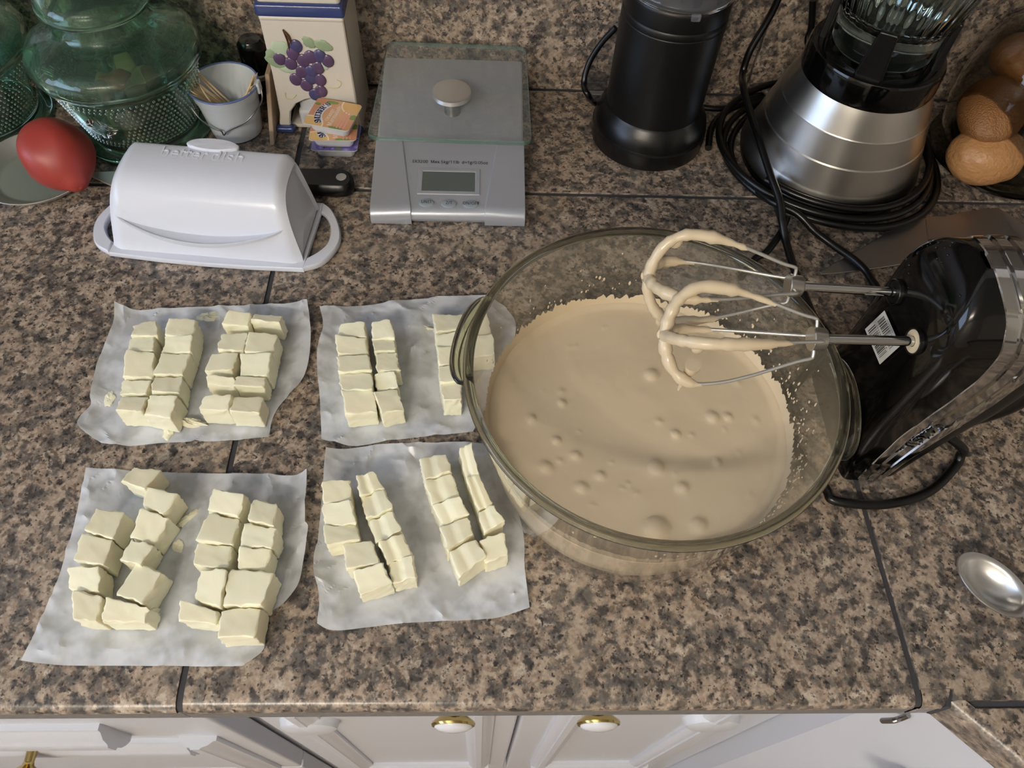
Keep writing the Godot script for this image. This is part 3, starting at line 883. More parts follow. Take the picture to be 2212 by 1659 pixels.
	var left3 := PackedVector3Array([V(78.1, 5.0, 401.1), V(77.2, 6.0, 383.9), V(70.1, 8.0, 361.2), V(70.1, 5.0, 343.6), V(68.6, 2.0, 309.9), V(68.1, 3.0, 290.8), V(67.9, 5.0, 275.6)])
	paper("waxed paper sheet with folded corner at the counter edge, tucked under the bowl", top3, right3, bottom3, left3, [Vector4(82.9, 317.4, 10.7, 8.9), Vector4(85.9, 333.1, 11.6, 8.4), Vector4(89.7, 347.2, 12.7, 7.6), Vector4(103.2, 361.1, 12.7, 9.9), Vector4(111.9, 376.7, 13.1, 9.6), Vector4(103.6, 310.5, 9.6, 9.7), Vector4(110.1, 325.3, 11.3, 11.2), Vector4(117.2, 341.5, 11.2, 11.0), Vector4(125.5, 357.3, 11.0, 10.2), Vector4(130.8, 371.1, 9.3, 9.2), Vector4(148.6, 297.4, 11.4, 10.6), Vector4(153.9, 314.5, 12.4, 11.4), Vector4(160.2, 330.3, 12.3, 10.0), Vector4(165.3, 345.7, 11.6, 11.8), Vector4(172.5, 362.5, 12.3, 13.1), Vector4(171.8, 293.6, 7.3, 13.1), Vector4(179.2, 316.7, 9.3, 12.8), Vector4(186.9, 335.8, 8.7, 9.9), Vector4(190.0, 356.3, 9.0, 10.3)], 73)
	chunk([Vector2(72.5, 310.2), Vector2(90.4, 308.6), Vector2(93.8, 324.4), Vector2(75.0, 326.4)], 21.6, "rearmost butter chunk in leftmost column, edge paper by the bowl", "butter on the edge paper by the bowl", 57, 0.0)
	chunk([Vector2(74.8, 326.3), Vector2(93.7, 324.4), Vector2(98.1, 340.2), Vector2(77.2, 341.3)], 20.8, "second from rear butter chunk in leftmost column, edge paper by the bowl", "butter on the edge paper by the bowl", 58, 0.0)
	chunk([Vector2(77.1, 341.6), Vector2(98.2, 340.3), Vector2(102.4, 351.4), Vector2(81.0, 355.6)], 20.3, "middle butter chunk in leftmost column, edge paper by the bowl", "butter on the edge paper by the bowl", 59, 0.0)
	chunk([Vector2(90.8, 354.2), Vector2(109.8, 351.6), Vector2(116.2, 367.3), Vector2(96.0, 371.4)], 20.2, "second from front butter chunk in leftmost column, edge paper by the bowl", "butter on the edge paper by the bowl", 60, 0.0)
	chunk([Vector2(99.2, 371.7), Vector2(117.8, 367.8), Vector2(125.4, 380.5), Vector2(105.3, 386.9)], 20.2, "frontmost butter chunk in leftmost column, edge paper by the bowl", "butter on the edge paper by the bowl", 61, 0.0)
	chunk([Vector2(94.9, 306.1), Vector2(106.3, 301.2), Vector2(114.1, 314.2), Vector2(99.0, 320.6)], 21.2, "rearmost butter chunk in second column, edge paper by the bowl", "butter on the edge paper by the bowl", 62, 2.6)
	chunk([Vector2(99.0, 320.4), Vector2(114.3, 314.1), Vector2(121.6, 330.2), Vector2(105.4, 336.5)], 20.1, "second from rear butter chunk in second column, edge paper by the bowl", "butter on the edge paper by the bowl", 63, 2.6)
	chunk([Vector2(106.1, 337.1), Vector2(121.9, 330.8), Vector2(128.5, 345.1), Vector2(112.1, 352.8)], 19.8, "middle butter chunk in second column, edge paper by the bowl", "butter on the edge paper by the bowl", 64, 2.6)
	chunk([Vector2(114.6, 353.9), Vector2(129.4, 346.9), Vector2(136.6, 361.1), Vector2(121.3, 367.4)], 21.8, "second from front butter chunk in second column, edge paper by the bowl", "butter on the edge paper by the bowl", 65, 2.6)
	chunk([Vector2(121.4, 367.5), Vector2(136.7, 361.1), Vector2(140.0, 376.4), Vector2(125.3, 379.5)], 20.0, "frontmost butter chunk in second column, edge paper by the bowl", "butter on the edge paper by the bowl", 66, 2.6)
	chunk([Vector2(137.4, 291.1), Vector2(155.5, 287.5), Vector2(160.2, 302.4), Vector2(141.4, 308.6)], 20.9, "rearmost butter chunk in third column, edge paper by the bowl", "butter on the edge paper by the bowl", 67, 2.0)
	chunk([Vector2(141.6, 309.0), Vector2(160.4, 303.0), Vector2(166.3, 320.1), Vector2(147.4, 325.7)], 21.0, "second from rear butter chunk in third column, edge paper by the bowl", "butter on the edge paper by the bowl", 68, 2.0)
	chunk([Vector2(147.6, 326.2), Vector2(166.5, 321.0), Vector2(172.1, 333.1), Vector2(154.7, 341.1)], 21.3, "middle butter chunk in third column, edge paper by the bowl", "butter on the edge paper by the bowl", 69, 2.0)
	chunk([Vector2(153.4, 342.2), Vector2(171.9, 335.0), Vector2(176.7, 347.2), Vector2(159.4, 358.6)], 21.0, "second from front butter chunk in third column, edge paper by the bowl", "butter on the edge paper by the bowl", 70, 2.0)
	chunk([Vector2(160.4, 359.8), Vector2(177.3, 350.6), Vector2(184.9, 362.9), Vector2(167.4, 376.8)], 22.0, "frontmost butter chunk in third column, edge paper by the bowl", "butter on the edge paper by the bowl", 71, 2.0)
	chunk([Vector2(164.6, 283.3), Vector2(173.2, 280.2), Vector2(179.3, 304.3), Vector2(170.0, 306.5)], 21.6, "rearmost butter chunk in column touching the bowl, edge paper by the bowl", "butter on the edge paper by the bowl", 72, 2.0)
	chunk([Vector2(170.1, 306.6), Vector2(179.5, 304.5), Vector2(188.7, 325.6), Vector2(178.6, 330.2)], 21.2, "second from rear butter chunk in column touching the bowl, edge paper by the bowl", "butter on the edge paper by the bowl", 73, 2.0)
	chunk([Vector2(178.7, 330.9), Vector2(189.5, 326.4), Vector2(196.2, 339.7), Vector2(183.2, 346.2)], 21.3, "second from front butter chunk in column touching the bowl, edge paper by the bowl", "butter on the edge paper by the bowl", 74, 2.0)
	chunk([Vector2(180.8, 350.8), Vector2(195.9, 345.8), Vector2(198.8, 362.1), Vector2(184.4, 366.3)], 21.0, "frontmost butter chunk in column touching the bowl, edge paper by the bowl", "butter on the edge paper by the bowl", 75, 0.0)
	smear(V(-42.7, 0.8, 153.6), 9.8, 5.2, 3.0, 0.20, "glossy blob of butter at the rear of the paper before the butter dish")
	smear(V(-100.4, 0.8, 232.6), 3.8, 6.8, 0.9, 0.20, "thin flake of butter beside the leftmost column before the butter dish")
	smear(V(-37.0, 0.8, 253.4), 12.8, 3.4, 4.0, -0.05, "butter smear between the two halves on the paper before the butter dish")
	smear(V(-50.2, 0.8, 260.2), 3.8, 7.5, 1.5, 0.10, "butter smear at the front of the paper before the butter dish")
	smear(V(126.3, 0.8, 161.9), 12.8, 3.0, 2.0, -0.10, "curved butter streak between the columns on the paper before the scale")
	smear(V(132.4, 0.8, 165.9), 3.0, 1.5, 1.0, 0.50, "tiny butter crumb beside the streak on the paper before the scale")
	smear(V(-20.4, 0.8, 328.3), 2.6, 9.8, 2.0, -0.70, "thin butter shaving between the columns on the edge paper by the drawers")
	smear(V(-22.6, 0.8, 348.5), 3.8, 4.5, 0.8, 0.30, "faint butter fleck between the columns on the edge paper by the drawers")
	smear(V(-27.7, 0.8, 394.5), 5.2, 3.8, 9.0, 0.00, "small round butter bit stuck to the frontmost chunk by the drawers")


# ---------------------------------------------------------------- the big bowl
const BC := Vector3(287, 0, 275)


func r_in(y: float) -> float:
	var t := [[4.9, 86.0], [7, 92.0], [11, 96.5], [25, 99.0], [50, 102.0], [112, 112.0]]
	for i in t.size() - 1:
		if y <= t[i + 1][0]:
			return lerpf(t[i][1], t[i + 1][1], clampf((y - t[i][0]) / (t[i + 1][0] - t[i][0]), 0, 1))
	return 112.0


func bowl() -> void:
	var b := thing("mixing_bowl", "large clear glass mixing bowl with side lugs, half full of batter", "bowl", BC)
	part("glass_wall", Geo.new().lathe([[0.1, 1.5], [70, 1.5], [76, 0.4], [88, 0.4], [94, 2], [99, 6], [101.8, 11], [104, 25], [106.5, 50], [111.5, 80], [115.5, 107], [117, 111], [115.6, 112.5], [112.6, 112], [111, 107], [106.8, 80], [102, 50], [99, 25], [96.5, 11], [92, 7], [86, 4.9], [70, 4.5], [0.1, 4.5]], BC, 96).outward(), M.bowl_glass, b, 50)
	var ring := []
	for q in 12:
		var a := TAU * q / 12
		ring.append([114.8 + 3.3 * cos(a), 113.4 + 3.0 * sin(a)])
	ring.append(ring[0])
	part("rim", Geo.new().lathe(ring, BC, 128).outward(), M.clear_solid, b, 179)
	for k in 2:
		var e := V(181.5, 108.0, 216.5) if k == 0 else V(404.2, 108.0, 260.7)
		var f := V(164.4, 108.0, 285.0) if k == 0 else V(391.3, 108.0, 334.6)
		var a0 := atan2(e.z - BC.z, e.x - BC.x)
		var a1 := atan2(f.z - BC.z, f.x - BC.x)
		if k == 0:
			a0 = fposmod(a0, TAU)
			a1 = fposmod(a1, TAU)
		var path := PackedVector3Array()
		var rad := PackedFloat32Array()
		for i in 33:
			var s := float(i) / 32
			var a := lerpf(a0, a1, s)
			var o := 1.0 - pow(absf(s * 2 - 1), 5.0)
			path.append(BC + V(cos(a) * (116.5 + 4.0 * o), 107, sin(a) * (116.5 + 4.0 * o)))
			rad.append(2.5 + 4.2 * pow(o, 0.5))
		part("lug", Geo.new().tube(path, rad, 16, true, 0.42).outward(), M.clear_solid, b, 60)


func batter() -> void:
	var t := thing("batter", "pale beige airy batter with bubbles on its surface, in the glass bowl", "batter", BC + V(0, 5, 0))
	var dome := []
	for q in [[214.5, 4.7, 275.7], [236.0, 3.5, 253.7], [236.3, 4.0, 263.1], [231.0, 4.3, 292.4], [243.5, 4.6, 303.5], [223.3, 5.7, 312.4], [232.3, 3.0, 307.5], [245.8, 5.4, 326.7], [258.7, 4.5, 318.1], [275.9, 2.5, 323.6], [296.1, 7.0, 311.5], [290.9, 10.7, 354.6], [318.2, 6.7, 352.2], [311.6, 5.4, 326.3], [312.7, 4.4, 286.9], [340.2, 5.8, 272.6], [351.0, 4.2, 272.8], [369.8, 3.5, 275.2], [337.5, 4.0, 307.9], [301.5, 6.6, 238.5], [361.9, 3.7, 244.0], [281.2, 3.0, 330.5], [272.6, 2.4, 326.5], [202.4, 2.6, 246.1], [323.3, 2.8, 287.2], [302.3, 3.5, 277.0], [223.1, 2.2, 253.5], [252.3, 2.5, 339.4], [347.0, 2.2, 282.5], [308.4, 2.1, 316.5], [246.9, 2.2, 285.3], [243.7, 2.7, 214.7], [248.8, 2.4, 213.6], [271.2, 2.4, 196.4], [353.9, 2.5, 300.9], [266.7, 2.3, 308.4], [354.4, 2.1, 330.9]]:
		dome.append(V(q[0], q[1], q[2]))
	var rows := []
	var nr := 110
	var nc := 260
	for i in nr + 1:
		var row := PackedVector3Array()
		var r := maxf(102.3 * pow(float(i) / nr, 0.8), 0.02)
		for j in nc:
			var a := TAU * j / nc
			var p := V(BC.x + r * cos(a), 50, BC.z + r * sin(a))
			p.y += 0.7 * wob.get_noise_2d(p.x * 0.5, p.z * 0.5) + 0.10 * wob.get_noise_2d(p.x * 2.2 + 50, p.z * 2.2)
			p.y += 1.2 * smoothstep(95, 102, r)
			for d in dome:
				var k: float = Vector2(p.x - d.x, p.z - d.z).length() / d.y
				if k < 2.0:
					p.y += d.y * (0.22 * exp(-1.9 * k * k) + (0.12 * sqrt(maxf(0.0, 1 - k * k * 1.6)) if d.y > 3.9 else 0.0))
			row.append(p)
		rows.append(row)
	part("surface", Geo.new().grid(rows, true), M.batter, t, 179)
	part("body", Geo.new().lathe([[0.1, 4.8], [86.3, 5.2], [92.3, 7.2], [96.8, 11], [99.3, 25], [102.3, 50.6], [102.0, 51.5]], BC, 96), M.batter, t, 179)
	# what the whisking left on the glass above the surface
	var film := []
	var ns := 7
	for i in ns + 1:
		var row := PackedVector3Array()
		for j in 480:
			var a := TAU * j / 480
			var top := 60.5 + 2.5 * sin(a - 0.4) + 3.0 * wob.get_noise_2d(cos(a) * 160, sin(a) * 160) + 4.5 * wob.get_noise_2d(cos(a) * 900, sin(a) * 900)
			var y := lerpf(50.5, maxf(top, 52.0), float(i) / ns)
			var r := r_in(y) - 0.5 + 0.42 * float(i) / ns
			row.append(BC + V(r * cos(a), y, r * sin(a)))
		film.append(row)
	part("film", Geo.new().grid(film, true), M.batter, t, 179)
	var spots := Geo.new()
	rng.seed = 7
	for i in 210:
		var a := rng.randf_range(-PI, PI)
		if i > 60:
			a = rng.randfn(0.25, 0.55)
		elif i > 30:
			a = rng.randfn(-1.75, 0.4)
		var y := 62.0 + absf(rng.randfn(0.0, 13.0))
		if y > 100:
			continue
		var r := r_in(y)
		var s := rng.randf_range(0.35, 1.0)
		var at := spots.v.size()
		spots.ball(V(0.35, s * rng.randf_range(0.8, 2.6), s), Vector3.ZERO, 4)
		spots.moved(Transform3D(Basis(Vector3.UP, -a), BC + V(r * cos(a), y, r * sin(a))), at)
	var so := part("splatter", spots, M.batter, t, 80)
	so.set_meta("kind", "stuff")


# ---------------------------------------------------------------- the hand mixer standing on its heel
func half_width(y: float) -> float:
	var w := 41.5 + 8.5 * pow(clampf(1 - y / 62.0, 0, 1), 1.6)
	if y > 124:
		w *= sqrt(maxf(0.0, 1 - pow((y - 124) / 59.0, 2.9)))
	return w


func along_table(t: Array, y: float) -> float:
	for i in t.size() - 1:
		if y <= t[i + 1][0]:
			return lerpf(t[i][1], t[i + 1][1], smoothstep(0.0, 1.0, clampf((y - t[i][0]) / (t[i + 1][0] - t[i][0]), 0, 1)) * 0.35 + 0.65 * clampf((y - t[i][0]) / (t[i + 1][0] - t[i][0]), 0, 1))
	return t[-1][1]


func seam(y: float) -> float:
	return along_table([[0, 458.0], [43, 467.0], [74, 473.0], [100, 478.0], [122, 481.0], [145, 480.0], [165, 475.0], [183, 467.0]], y)


func band_width(y: float) -> float:
	return along_table([[0, 19.0], [12, 22.0], [55, 30.0], [76, 33.0], [116, 32.0], [183, 30.0]], y)


func mixer() -> void:
	var t := thing("hand_mixer", "black hand mixer with a chrome band standing on its heel, beaters over the bowl", "mixer", V(500, 0, 246))
	var zc := 246.0
	# lower housing: its flat face looks at the bowl
	var rows := []
	var ny := 72
	for i in ny + 1:
		var s := float(i) / ny
		var y := 182.5 * (1 - pow(1 - s, 1.7))
		var w := half_width(y)
		var x1 := seam(y)
		var dep := (x1 - 445.0) * (1.0 if y < 120 else pow(maxf(0.0, 1 - pow((y - 120) / 63.0, 4.0)), 0.5))
		var row := PackedVector3Array()
		for j in 41:
			var a := lerpf(-PI / 2, PI / 2, float(j) / 40)
			row.append(V(x1 - dep * pow(cos(a), 0.26), y, zc + w * signf(sin(a)) * pow(absf(sin(a)), 0.42)))
		rows.append(row)
	var low := Geo.new().grid(rows)
	part("lower_housing", low, M.black_gloss, t, 179)
	# chrome band with two grooves round it
	var band := []
	for q in [[-0.03, -0.6], [0.0, 0.7], [0.22, 1.0], [0.25, -0.7], [0.31, -0.7], [0.34, 1.3], [0.56, 1.3], [0.59, -0.7], [0.65, -0.7], [0.68, 1.2], [0.9, 0.9], [1.0, -0.8]]:
		var row := PackedVector3Array()
		for side in 2:
			for i in 90:
				var s := float(i) / 89
				if side == 1:
					s = 1 - s
				if side == 1 and i == 0:
					continue
				var y := 182.9 * (1 - pow(1 - s, 1.9))
				var w := maxf(half_width(minf(y, 182.9)), 0.0)
				row.append(V(seam(y) + q[0] * band_width(y), y + (q[1] if y > 172 else 0.0), zc + (w + q[1] * (1.0 if y > 66 or q[1] > 0.0 else 0.0)) * (-1 if side == 0 else 1)))
		band.append(row)
	part("chrome_band", Geo.new().grid(band), M.chrome, t, 40)
	# upper housing and the loop of the handle behind it
	rows = []
	for i in ny + 1:
		var s := float(i) / ny
		var y := 178.5 * (1 - pow(1 - s, 1.7)) + 1.0
		var w := half_width(minf(y + 1.5, 180.8)) * (0.97)
		var x0 := seam(y) + band_width(y) - 1.0
		var dep := 19.0 + 9.0 * sin(clampf(y / 150.0, 0, 1) * PI)
		if y > 140:
			dep *= maxf(0.15, 1 - pow((y - 140) / 42.0, 2))
		var row := PackedVector3Array()
		for j in 33:
			var a := lerpf(-PI / 2, PI / 2, float(j) / 32)
			row.append(V(x0 + dep * pow(cos(a), 0.6), y, zc + w * signf(sin(a)) * pow(absf(sin(a)), 0.7)))
		rows.append(row)
	part("upper_housing", Geo.new().grid(rows), M.black_satin, t, 179)
	part("handle", Geo.new().tube(spline(PackedVector3Array([V(492, 17, zc), V(528, 15, zc), V(562, 38, zc), V(572, 85, zc), V(566, 126, zc), V(540, 150, zc), V(510, 142, zc)]), 8), 15.0, 20, true, 0.8), M.black_satin, t, 60)
	part("heel", Geo.new().rounded(V(16, 3, 46), 2.9, 3, 1, V(463, 3, zc)), M.black_satin, t, 60)
	letters("logo", "Cuisinart", 12.5, 1.4, M.chrome_dark, t, Transform3D(Basis(V(-0.238, -0.971, 0), V(0.971, -0.238, 0), V(0, 0, 1)), V(479.5, 46, zc + 43.7)))
	# sticker with a bar code
	var st := Geo.new()
	var q4 := [V(443.6, 89.1, 224.7), V(443.6, 115.0, 229.1), V(443.6, 117.5, 259.3), V(443.6, 91.8, 255.9)]
	for k in 2:
		var ids := []
		for i in 4:
			ids.append(st.add(q4[i] - V(0.25 * k, 0, 0), [Vector2(0, 0), Vector2(1, 0), Vector2(1, 1), Vector2(0, 1)][i]))
		st.quad(ids[0], ids[1], ids[2], ids[3])
	part("sticker", st, sticker_mat(), t, 30, "white bar code sticker")
	for k in 2:
		var s := V(444.2, 130, [226.0, 265.0][k])
		var x := Transform3D(Basis(Vector3.FORWARD, -PI / 2), s)
		x = Transform3D(Basis(V(0, 1, 0), V(-1, 0, 0), V(0, 0, 1)), s)
		var so := part("socket", Geo.new().lathe([[8.6, -3], [8.6, 1.0], [8.2, 1.6], [7.6, 1.2], [7.4, 0]], Vector3.ZERO, 32).moved(x), M.black_satin, t)
		part("bush", Geo.new().lathe([[7.5, 0.4], [7.3, 1.0], [3.4, 1.2], [3.2, 0]], Vector3.ZERO, 32).moved(x), M.cream_part if k == 1 else M.black_satin, so)
		beater(t, s, k)
	# drops of water on the black nose
	rng.seed = 21
	var drops := Geo.new()
	for i in 26:
		var p := low.v[41 * rng.randi_range(38, 62) + rng.randi_range(6, 24)]
		drops.ball(V(0.9, 0.9, 0.9) * rng.randf_range(0.5, 1.1), p, 5)
	var dr := part("water_drop", drops, M.drop, t, 90)
	dr.set_meta("kind", "stuff")
	var cd := PackedVector3Array([V(492, 34, 258), V(530.7, 20.0, 277.3), V(535.5, 10.0, 280.9), V(530.6, 5.0, 288.7), V(507.1, 5.0, 306.8), V(480.2, 5.0, 316.0), V(455.9, 5.0, 317.9), V(433.2, 5.0, 314.4), V(430, 5, 306), V(416, 5, 275), V(414, 5, 235), V(463.7, 5.0, 176.7), V(458.4, 5.0, 145.4), V(454.7, 5.0, 104.4), V(453.5, 6.0, 66.9), V(449.8, 16.0, 48.1), V(447.3, 26.0, 29.2), V(440.2, 36.0, 4.0), V(433.9, 46.0, -28.2), V(431.5, 48.0, -69.2), V(431.6, 49.0, -99.9), V(438.6, 42.5, -132.0), V(441.3, 62.6, -140.0), V(450.3, 88.0, -146.0), V(454.5, 109.7, -148.0), V(454.1, 135.5, -148.0)])
	part("cord", Geo.new().tube(spline(cd, 8), 3.5, 10), M.cord, t, 90)


func beater(t: Node3D, s: Vector3, k: int) -> void:
	var col := V([379.0, 384.0][k], s.y, s.z - [4, 1][k])
	var axis := (s - col).normalized()
	var b := part("beater", Geo.new().tube(PackedVector3Array([col + axis * 5, s + axis * 2]), 3.1, 16), M.chrome, t)
	var y := axis.cross(Vector3.UP).normalized()
	var z := axis.cross(y).normalized()
	var x := Transform3D(Basis(y, axis, z).orthonormalized(), col)
	part("collar", Geo.new().lathe([[0.1, -4], [7.2, -4], [7.6, -3.4], [6.6, 4.5], [6.0, 5.2], [0.1, 5.2]], Vector3.ZERO, 28).moved(x).outward(), M.brushed, b)
	var roll: float = [1.13, 0.79][k]
	var tip := 93.0
	for i in 4:
		var a := roll + TAU * i / 4
		var out := y * cos(a) + z * sin(a)
		var path := PackedVector3Array()
		for q in [[-1, 5.5], [-1, 10.5], [-2.6, 12.5], [-12, 15.0], [-38, 24.0], [-58, 29.0], [-74, 29.5], [-85, 23.0], [-91, 12.0], [-tip, 2.0]]:
			path.append(col + axis * q[0] + out * q[1])
		path = spline(path, 5)
		part("wire", Geo.new().tube(path, 1.15, 8, true, 1.0), M.steel, b, 90)
		var coat := PackedVector3Array()
		var rad := PackedFloat32Array()
		var from: int = [[20, 25, 19, 24], [26, 24, 18, 16]][k][i]
		for j in range(from, path.size()):
			coat.append(path[j] + V(0, -0.6, 0))
			var f := clampf(float(j - from) / 6.0, 0, 1)
			rad.append(0.9 + 2.9 * f + 1.3 * wob.get_noise_2d(j * 14.0, i * 90.0 + k * 50))
		part("batter_coat", Geo.new().tube(coat, rad, 12), M.batter, b, 90)
		# drips under the loops
		if (i + k) % 2 == 0 or i == 3:
			var p := path[path.size() - 14]
			var d := Geo.new().ball(V(4.2, 5.5, 2.6), p + V(0, -4.5, 0), 10)
			part("batter_drip", d, M.batter, b, 90)
	part("batter_knot", Geo.new().ball(V(4.5, 4.2, 4.5), col - axis * (tip - 1), 12), M.batter, b, 90)
	if k == 1:
		var p := V(309.1, 112.0, 276.2)
		part("batter_drip", Geo.new().tube(PackedVector3Array([p + V(0, 6, 0), p + V(0, 1, 0), p + V(-1.5, -6, 0), p + V(-2.5, -14, 0.5), p + V(-3, -21, 1)]), PackedFloat32Array([5.0, 4.4, 2.6, 1.7, 0.8]), 12), M.batter, b, 90)


func sticker_mat() -> StandardMaterial3D:
	var im := Image.create(256, 256, false, Image.FORMAT_RGB8)
	im.fill(Color(0.86, 0.86, 0.84))
	rng.seed = 3
	for band in [[22, 118], [150, 232]]:
		var x := 26
		while x < 228:
			var w := rng.randi_range(2, 8)
			if band[0] == 22:
				im.fill_rect(Rect2i(band[0], x, band[1] - band[0], w), Color(0.12, 0.12, 0.12))
			else:
				im.fill_rect(Rect2i(band[0], x, band[1] - band[0], w), Color(0.2, 0.2, 0.2))
			x += w + rng.randi_range(3, 9)
	for i in 11:
		im.fill_rect(Rect2i(124, 40 + i * 16, 9, 8), Color(0.3, 0.3, 0.3))
		im.fill_rect(Rect2i(240, 60 + i * 9, 7, 5), Color(0.3, 0.3, 0.3))
	var m := mat(Color.WHITE, 0.5)
	m.albedo_texture = ImageTexture.create_from_image(im)
	return m


# ---------------------------------------------------------------- things along the back
func dish() -> void:
	var turn := -0.088
	var x := Transform3D(Basis(Vector3.UP, turn), V(-53, 0, 60))
	var t := thing("butter_dish", "white plastic butter dish with raised lettering on its domed lid", "butter dish", V(-53, 0, 60))
	var base := Geo.new()
	base.prism(PackedVector2Array([Vector2(-84, -43), Vector2(84, -43), Vector2(84, 37.5), Vector2(40, 39.8), Vector2(0, 40.5), Vector2(-40, 39.8), Vector2(-84, 37.5)]), 1, 6, 0.8)
	for s in [1.0, -1.0]:
		var ring := spline2(PackedVector2Array([Vector2(83, -43), Vector2(93, -35), Vector2(103, -18), Vector2(108, 0), Vector2(105, 16), Vector2(97, 30), Vector2(83, 37.5)]), 4)
		var back := spline2(PackedVector2Array([Vector2(84, 25), Vector2(91, 18), Vector2(97, 8), Vector2(98, -4), Vector2(95, -17), Vector2(89, -27), Vector2(84, -31)]), 4)
		ring.append_array(back)
		for i in ring.size():
			ring[i].x *= s
		var e := Geo.new().prism(ring, 1, 7, 1.2)
		base.join(e.outward())
	part("tray", base.moved(x), M.white_plastic, t, 50)
	# lid: a tapering tunnel, upright behind and sloping to the front
	var rows := []
	var nx := 40
	var prof := spline2(PackedVector2Array([Vector2(-39, 6), Vector2(-40, 30), Vector2(-40, 57), Vector2(-38, 62.5), Vector2(-32, 65), Vector2(-14, 65.5), Vector2(2, 62.5), Vector2(14, 54), Vector2(22, 40), Vector2(27, 24), Vector2(30, 12), Vector2(32.5, 6)]), 4)
	for i in nx + 1:
		var s := lerpf(-1, 1, float(i) / nx)
		var e := absf(s)
		var row := PackedVector3Array()
		var cut := smoothstep(0.88, 1.0, e)
		for p in prof:
			var hgt := (p.y - 6) / 59.0
			var xx := s * lerpf(82.0, 71.0, hgt)
			row.append(V(xx, 6 + (p.y - 6) * (1 - 0.10 * cut * cut), p.x * (1 - 0.12 * cut * cut)))
		rows.append(row)
	var lid := Geo.new().grid(rows)
	for k in 2:
		var ring: PackedVector3Array = rows[0 if k == 0 else nx].duplicate()
		var inner := PackedVector3Array()
		var c := V(0, 24, -2)
		for p in ring:
			inner.append(V(p.x * (0.985 if k == 0 else 0.985), c.y + (p.y - c.y) * 0.86, c.z + (p.z - c.z) * 0.86))
		lid.grid([ring, inner])
		lid.fan(inner, V(ring[0].x * 0.97, 26, -2), k == 0)
	var l := part("lid", lid.moved(x), M.white_plastic, t, 62)
	# smile-shaped lip low on the front
	var lip := []
	for i in 33:
		var s := lerpf(-1, 1, float(i) / 32)
		var y := 35.0 - 10.0 * (1 - s * s)
		var z := lerpf(33.0, 26.0, (y - 6) / 18.0)
		var o := 12.5 * pow(maxf(0.0, 1 - s * s), 0.8)
		var row := PackedVector3Array()
		for q in [[-1.5, 0.4], [o * 0.8, 0.6], [o, 2.6], [o + 1.4, 2.2], [o + 1.2, -0.9], [o * 0.8, -1.9], [-1.5, -2.2]]:
			row.append(V(s * 70, y + q[1] * (1.0 - 0.5 * s * s), z + q[0]))
		lip.append(row)
	part("grip", Geo.new().grid(lip, true).moved(x), M.white_plastic, l, 50)
	var tab := Geo.new().lathe([[0.1, 2.2], [20, 2.2], [22, 1], [22, -1], [0.1, -2]], Vector3.ZERO, 40)
	part("tab", tab.moved(x * Transform3D(Basis().scaled(V(1, 1, 0.33)), V(2, 65, -38))), M.white_plastic, l, 50)
	letters("lettering", "better dish", 14.5, 1.0, M.white_plastic, l, x * Transform3D(Basis(V(1, 0, 0), V(0, 0.06, -0.998), V(0, 0.998, 0.06)), V(-3, 65.5, -25)))
	var kn := thing("knife", "knife handle of black plastic with a round metal rivet, behind the butter dish", "knife", V(20, 0, 0))
	var out := spline2(PackedVector2Array([Vector2(-60, -14), Vector2(0, -14.5), Vector2(42, -15), Vector2(54, -12), Vector2(59, -3), Vector2(59.5, 6), Vector2(54, 13), Vector2(40, 14), Vector2(0, 12), Vector2(-60, 10)]), 3, true)
	part("handle", Geo.new().prism(out, 0.3, 14, 3.5).outward(), M.black_satin, kn, 60)
	part("rivet", Geo.new().lathe([[0.1, 14.4], [4.6, 14.3], [5, 13.8], [5, 11]], V(48.5, 0, -1), 28), mat(Color(0.72, 0.72, 0.71), 0.4, 0.4), kn)
	part("blade", Geo.new().prism(PackedVector2Array([Vector2(-58, -18), Vector2(-58, 16), Vector2(-150, 14), Vector2(-190, -8)]), 5, 7, 0.4).outward(), M.steel, kn)


